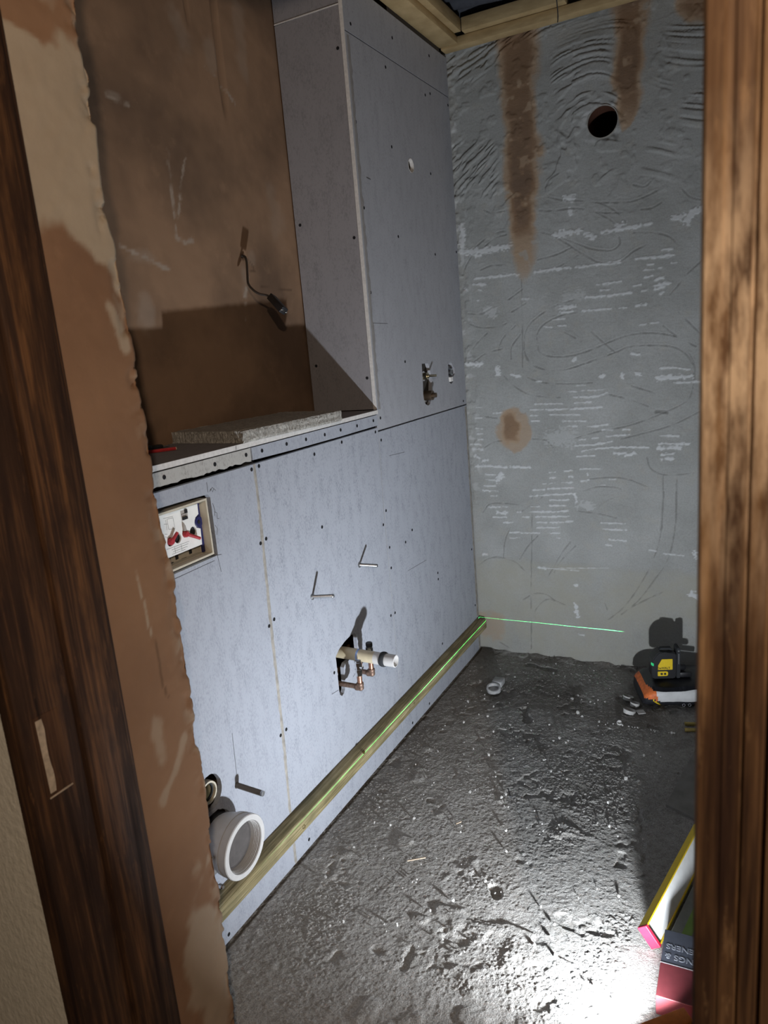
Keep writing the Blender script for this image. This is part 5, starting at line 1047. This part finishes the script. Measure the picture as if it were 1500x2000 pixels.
# ------------------------------------------------------------------ floor bits
dr = empty('floor_drain', (0.178, 1.43, 0), 'grey drain fitting set in the rough floor near the far corner', 'drain')
bm = bmesh.new(); Md = Matrix.Translation((0.178, 1.432, 0.0))
lathe(bm, (0.178, 1.425, -0.004), (0.1, -0.25, 1), [(0.0, 0.028), (0.016, 0.028), (0.018, 0.026), (0.018, 0.021), (0.004, 0.020), (0.003, 0.0)], 32); bm_obj('pipe_mouth', bm, flat('dusty_grey_pipe', (0.42, 0.42, 0.42), 0.6, 0.3), dr, auto=40)
bm = bmesh.new(); box(bm, 0.160, 0.202, 1.452, 1.50, -0.004, 0.022, 0.006); bm_obj('pipe_body', bm, flat('dusty_grey_fitting', (0.38, 0.38, 0.38), 0.6, 0.3), dr, auto=40)
M['ring_white'] = flat('chalky_white', (0.58, 0.57, 0.55), 0.8, 0.2, 0, 0.1)
for k, (x, y, r, tilt, lab) in enumerate(((0.670, 1.505, 0.020, 0.5, 'white cup-shaped ring by the bag, farthest of three from the doorway'), (0.700, 1.462, 0.017, 0.45, 'small white cup-shaped ring tucked against the side of the bag'), (0.690, 1.405, 0.022, 0.5, 'white cup-shaped ring before the bag corner, nearest the doorway'))):
    bm = bmesh.new(); lathe(bm, (x, y, -0.004), (0.35 * tilt, 0.5 * tilt, 1), [(0.0, r * 0.9), (0.013, r), (0.0145, r * 0.94), (0.0135, r * 0.88), (0.004, r * 0.75), (0.003, 0.0)], 28)
    tag(bm_obj('plastic_ring', bm, M['ring_white'], auto=40), lab, 'ring', 'white rings beside the cement bag')
bm = bmesh.new(); lathe(bm, (0.672, 1.318, -0.001), (0.1, -0.6, 1), [(0.0, 0.009), (0.008, 0.009), (0.009, 0.0075), (0.002, 0.006), (0.002, 0.0)], 18)
tag(bm_obj('white_stopper', bm, M['ring_white'], auto=40), 'tiny white stopper on the floor in front of the white rings', 'stopper')
bm = bmesh.new(); box(bm, 0.716, 0.742, 1.405, 1.43, 0.0, 0.003, 0, Matrix.Translation((0.729, 1.417, 0)) @ Matrix.Rotation(0.5, 4, 'Z') @ Matrix.Translation((-0.729, -1.417, 0)))
tag(bm_obj('paper_scrap', bm, M['ring_white']), 'white paper scrap at the bottom corner of the cement bag', 'scrap')

bm = bmesh.new()
f = [bm.verts.new((x, y, 0.0065)) for x, y in ((0.872, 0.893), (1.02, 0.828), (1.20, 0.765), (1.22, 1.22), (0.93, 1.26))]
bm.faces.new(f); r = bmesh.ops.extrude_face_region(bm, geom=bm.faces[:])
for w_ in [g for g in r['geom'] if isinstance(g, bmesh.types.BMVert)]: w_.co.z = -0.003
tag(bm_obj('board_offcut', bm, flat('dusty_board', (0.26, 0.25, 0.235), 0.9, 0.1, 0, 0.15, 25, 0.2)), 'thin dusty board offcut lying flat on the floor by the right jamb', 'offcut')
for k, (x, y, lab) in enumerate(((0.878, 1.372, 'yellow rod on the floor before the cement bag, the one nearer the bag'), (0.882, 1.332, 'yellow rod on the floor before the cement bag, the one nearer the doorway'))):
    bm = bmesh.new(); tube(bm, [(x, y, 0.006), (x + 0.20, y + 0.05, 0.006)], 0.0065, 14)
    tag(bm_obj('yellow_rod', bm, flat('dull_yellow', (0.34, 0.26, 0.08), 0.5, 0.3), None, auto=40), lab, 'rod', 'yellow rods on the floor')

# spirit level lying on its edge
sp = empty('spirit_level', (0.93, 0.60, 0), 'spirit level lying on edge with a red end cap and brightly lit face', 'spirit level')
SL = Matrix.Translation((0.912, 0.362, 0.0085)) @ Matrix.Rotation(-0.195, 4, 'Z') @ Matrix.Rotation(math.radians(-38), 4, 'Y') @ Matrix.Translation((-0.012, 0, 0))
bm = bmesh.new(); box(bm, 0.0035, 0.0205, 0.006, 0.42, 0.004, 0.046, 0, SL); bm_obj('web', bm, flat('white_face', (0.86, 0.86, 0.85), 0.35, 0.5, 0, 0.05), sp)
bm = bmesh.new(); box(bm, 0.0, 0.024, 0.006, 0.42, 0.046, 0.050, 0.001, SL); box(bm, 0.0, 0.024, 0.006, 0.42, 0.0, 0.004, 0.001, SL); bm_obj('flange', bm, M['yellow_plastic'], sp)
bm = bmesh.new(); box(bm, -0.0005, 0.0245, -0.003, 0.006, -0.0005, 0.0505, 0.0015, SL); bm_obj('end_cap', bm, flat('pinkish_red', (0.50, 0.02, 0.05), 0.45, 0.4), sp)
# fixings carton
bx = empty('fixings_box', (0.985, 0.273, 0), 'dark grey and maroon carton with upside-down print before the work lamp', 'carton')
BX = Matrix.Translation((0.9315, 0.200, 0.002)) @ Matrix.Rotation(0.02, 4, 'Z')
bm = bmesh.new(); box(bm, 0, 0.112, 0.0, 0.180, 0.0, 0.045, 0.0012, BX); bm_obj('carton', bm, flat('slate_card', (0.060, 0.066, 0.085), 0.45, 0.35, 0, 0.08), bx)
bm = bmesh.new(); box(bm, -0.0003, 0.1123, -0.0003, 0.086, 0.0006, 0.0454, 0.0012, BX); bm_obj('maroon_band', bm, flat('maroon_card', (0.13, 0.026, 0.031), 0.45, 0.35, 0, 0.08), bx)  # maroon darkened to offset the work lamp's light falling on it
bm = bmesh.new(); box(bm, -0.0004, 0.1124, 0.086, 0.0875, 0.03, 0.0455, 0, BX); bm_obj('pale_rule', bm, flat('pale_rule', (0.35, 0.33, 0.34), 0.5), bx)
tp = flat('grey_print', (0.17, 0.18, 0.205), 0.5)
for txt, yy in (('FIXINGS &', 0.114), ('FASTENERS', 0.141)):
    lettering(txt, 0.0195, tp, BX @ Matrix.Translation((0.0065, yy, 0.0451)) @ Matrix.Rotation(math.pi, 4, 'Z'), bx, 0.0003, 'RIGHT')
gc = empty('grey_carton', (1.0, 0.5, 0), 'low grey carton with a green stripe beside the spirit level', 'carton')
GC = Matrix.Translation((0.936, 0.405, 0.002)) @ Matrix.Rotation(-0.195, 4, 'Z')
bm = bmesh.new(); box(bm, 0.0, 0.12, 0.0, 0.21, 0.0, 0.018, 0.002, GC); bm_obj('box_body', bm, flat('grey_card', (0.17, 0.18, 0.18), 0.5, 0.3, 0, 0.1), gc)
bm = bmesh.new(); box(bm, 0.022, 0.042, 0.002, 0.208, 0.0178, 0.0186, 0, GC); bm_obj('green_stripe', bm, flat('leaf_green', (0.16, 0.26, 0.06), 0.5), gc)

# loose crumbs of screed: too many and small to count
def crumbs():
    rnd = random.Random(21); bm = bmesh.new()
    for _ in range(220):
        x, y = rnd.uniform(0.06, 0.86), rnd.uniform(0.1, 1.72); y = min(y, 1.30) if x > 0.60 else y; r = rnd.choice((0.0022, 0.003, 0.0036, 0.005))
        if rnd.random() < 0.12: r *= 1.5
        res = bmesh.ops.create_icosphere(bm, subdivisions=1, radius=r, matrix=Matrix.Translation((x, y, 0.003 + r * 0.4)) @ Euler((rnd.random() * 3, rnd.random() * 3, rnd.random() * 3)).to_matrix().to_4x4() @ Matrix.Diagonal((1, rnd.uniform(0.6, 1), rnd.uniform(0.5, 0.9), 1)))
        for w_ in res['verts']: w_.co += Vector((rnd.uniform(-1, 1), rnd.uniform(-1, 1), rnd.uniform(-1, 1))) * r * 0.18
    return tag(bm_obj('rubble', bm, flat('crumb_grey', (0.42, 0.41, 0.39), 0.9, 0.1, 0, 0.3, 30)), 'loose crumbs of screed scattered over the rough floor', 'rubble', kind='stuff')
crumbs()
bm = bmesh.new(); tube(bm, [(0.430, 0.815, 0.008), (0.452, 0.772, 0.012)], [0.0014, 0.0018], 8); lathe(bm, (0.4525, 0.771, 0.0121), (0.45, -0.88, 0.08), [(0, 0.0), (0, 0.0035), (0.0012, 0.0035), (0.0012, 0.0)], 10)
tag(bm_obj('loose_nail', bm, M['black_plastic'], auto=40), 'dark nail lying alone in the middle of the rough floor', 'nail')
for x, y, a, l, lab in ((0.350, 0.610, 0.6, 0.018, 'small pale splinter on the floor near the batten'), (0.30, 0.43, 0.95, 0.05, 'long thin pale splinter on the floor before the doorway')):
    bm = bmesh.new(); box(bm, -0.0018, 0.0018, -l / 2, l / 2, 0.005, 0.0075, 0.0006, Matrix.Translation((x, y, 0.002)) @ Matrix.Rotation(-a, 4, 'Z'))
    tag(bm_obj('wood_splinter', bm, M['bare_wood']), lab, 'splinter')

# ------------------------------------------------------------------ work lamp on the floor
LN = Vector((-0.690, 0.724, 0)).normalized(); LS = Vector((LN.y, -LN.x, 0))         # facing, and its right
LAMP = Matrix(((LS.x, LN.x, 0, 0.930), (LS.y, LN.y, 0, 0.0835), (0, 0, 1, 0.002), (0, 0, 0, 1))) @ Matrix.Rotation(math.radians(9), 4, 'X')
wl = empty('work_lamp', (0.93, 0.10, 0), 'orange and black work lamp standing on the floor by the right jamb', 'lamp')
bm = bmesh.new(); w2, h0, h1, t = 0.068, 0.0, 0.124, 0.012
for b in ((-w2, w2, -0.024, 0.004, h1 - t, h1), (-w2, w2, -0.024, 0.004, h0, h0 + t), (-w2, -w2 + t, -0.024, 0.004, h0 + t, h1 - t), (w2 - t, w2, -0.024, 0.004, h0 + t, h1 - t)): box(bm, *b, 0.003, LAMP)
bm_obj('orange_rim', bm, M['orange_plastic'], wl, auto=40)
bm = bmesh.new(); box(bm, -w2 + 0.004, w2 - 0.004, -0.052, -0.022, h0 + 0.004, h1 - 0.004, 0.006, LAMP)
for k in range(6): box(bm, -0.045 + k * 0.016, -0.039 + k * 0.016, -0.062, -0.050, 0.02, 0.08, 0.001, LAMP)
bm_obj('black_body', bm, M['black_plastic'], wl, auto=40)
bm = bmesh.new(); tube(bm, [LAMP @ Vector(p) for p in ((-w2 - 0.006, -0.012, 0.06), (-w2 - 0.006, -0.07, 0.05), (-w2 + 0.01, -0.085, 0.047), (w2 - 0.01, -0.085, 0.047), (w2 + 0.006, -0.07, 0.05), (w2 + 0.006, -0.012, 0.06))], 0.006, 12); bm_obj('stand_bar', bm, M['black_rubber'], wl, True)
bm = bmesh.new(); box(bm, -0.030, -0.020, -0.066, -0.060, 0.055, 0.065, 0.001, LAMP); bm_obj('red_switch', bm, M['red_plastic'], wl)
le = bpy.data.materials.new('lamp_lens'); le.use_nodes = True; le.cycles.emission_sampling = 'NONE'
lb = le.node_tree.nodes['Principled BSDF']; lb.inputs['Base Color'].default_value = (0.8, 0.8, 0.8, 1); lb.inputs['Emission Color'].default_value = (0.86, 0.93, 1, 1); lb.inputs['Emission Strength'].default_value = 6
bm = bmesh.new(); box(bm, -w2 + t, w2 - t, -0.022, -0.016, h0 + t, h1 - t, 0, LAMP); bm_obj('lens', bm, le, wl)
al = bpy.data.lights.new('lamp_light', 'AREA'); al.shape = 'RECTANGLE'; al.size = 0.036; al.size_y = 0.034; al.spread = 2.5; al.energy = LAMP_W; al.color = (0.87, 0.93, 1.0)
alo = bpy.data.objects.new('lamp_light', al); COL.objects.link(alo)
fw = (LAMP.to_3x3() @ Vector((0, 1, 0.40))).normalized()
alo.matrix_world = Matrix.Translation(LAMP @ Vector((0, 0.002, 0.072))) @ (-fw).to_track_quat('Z', 'Y').to_matrix().to_4x4()
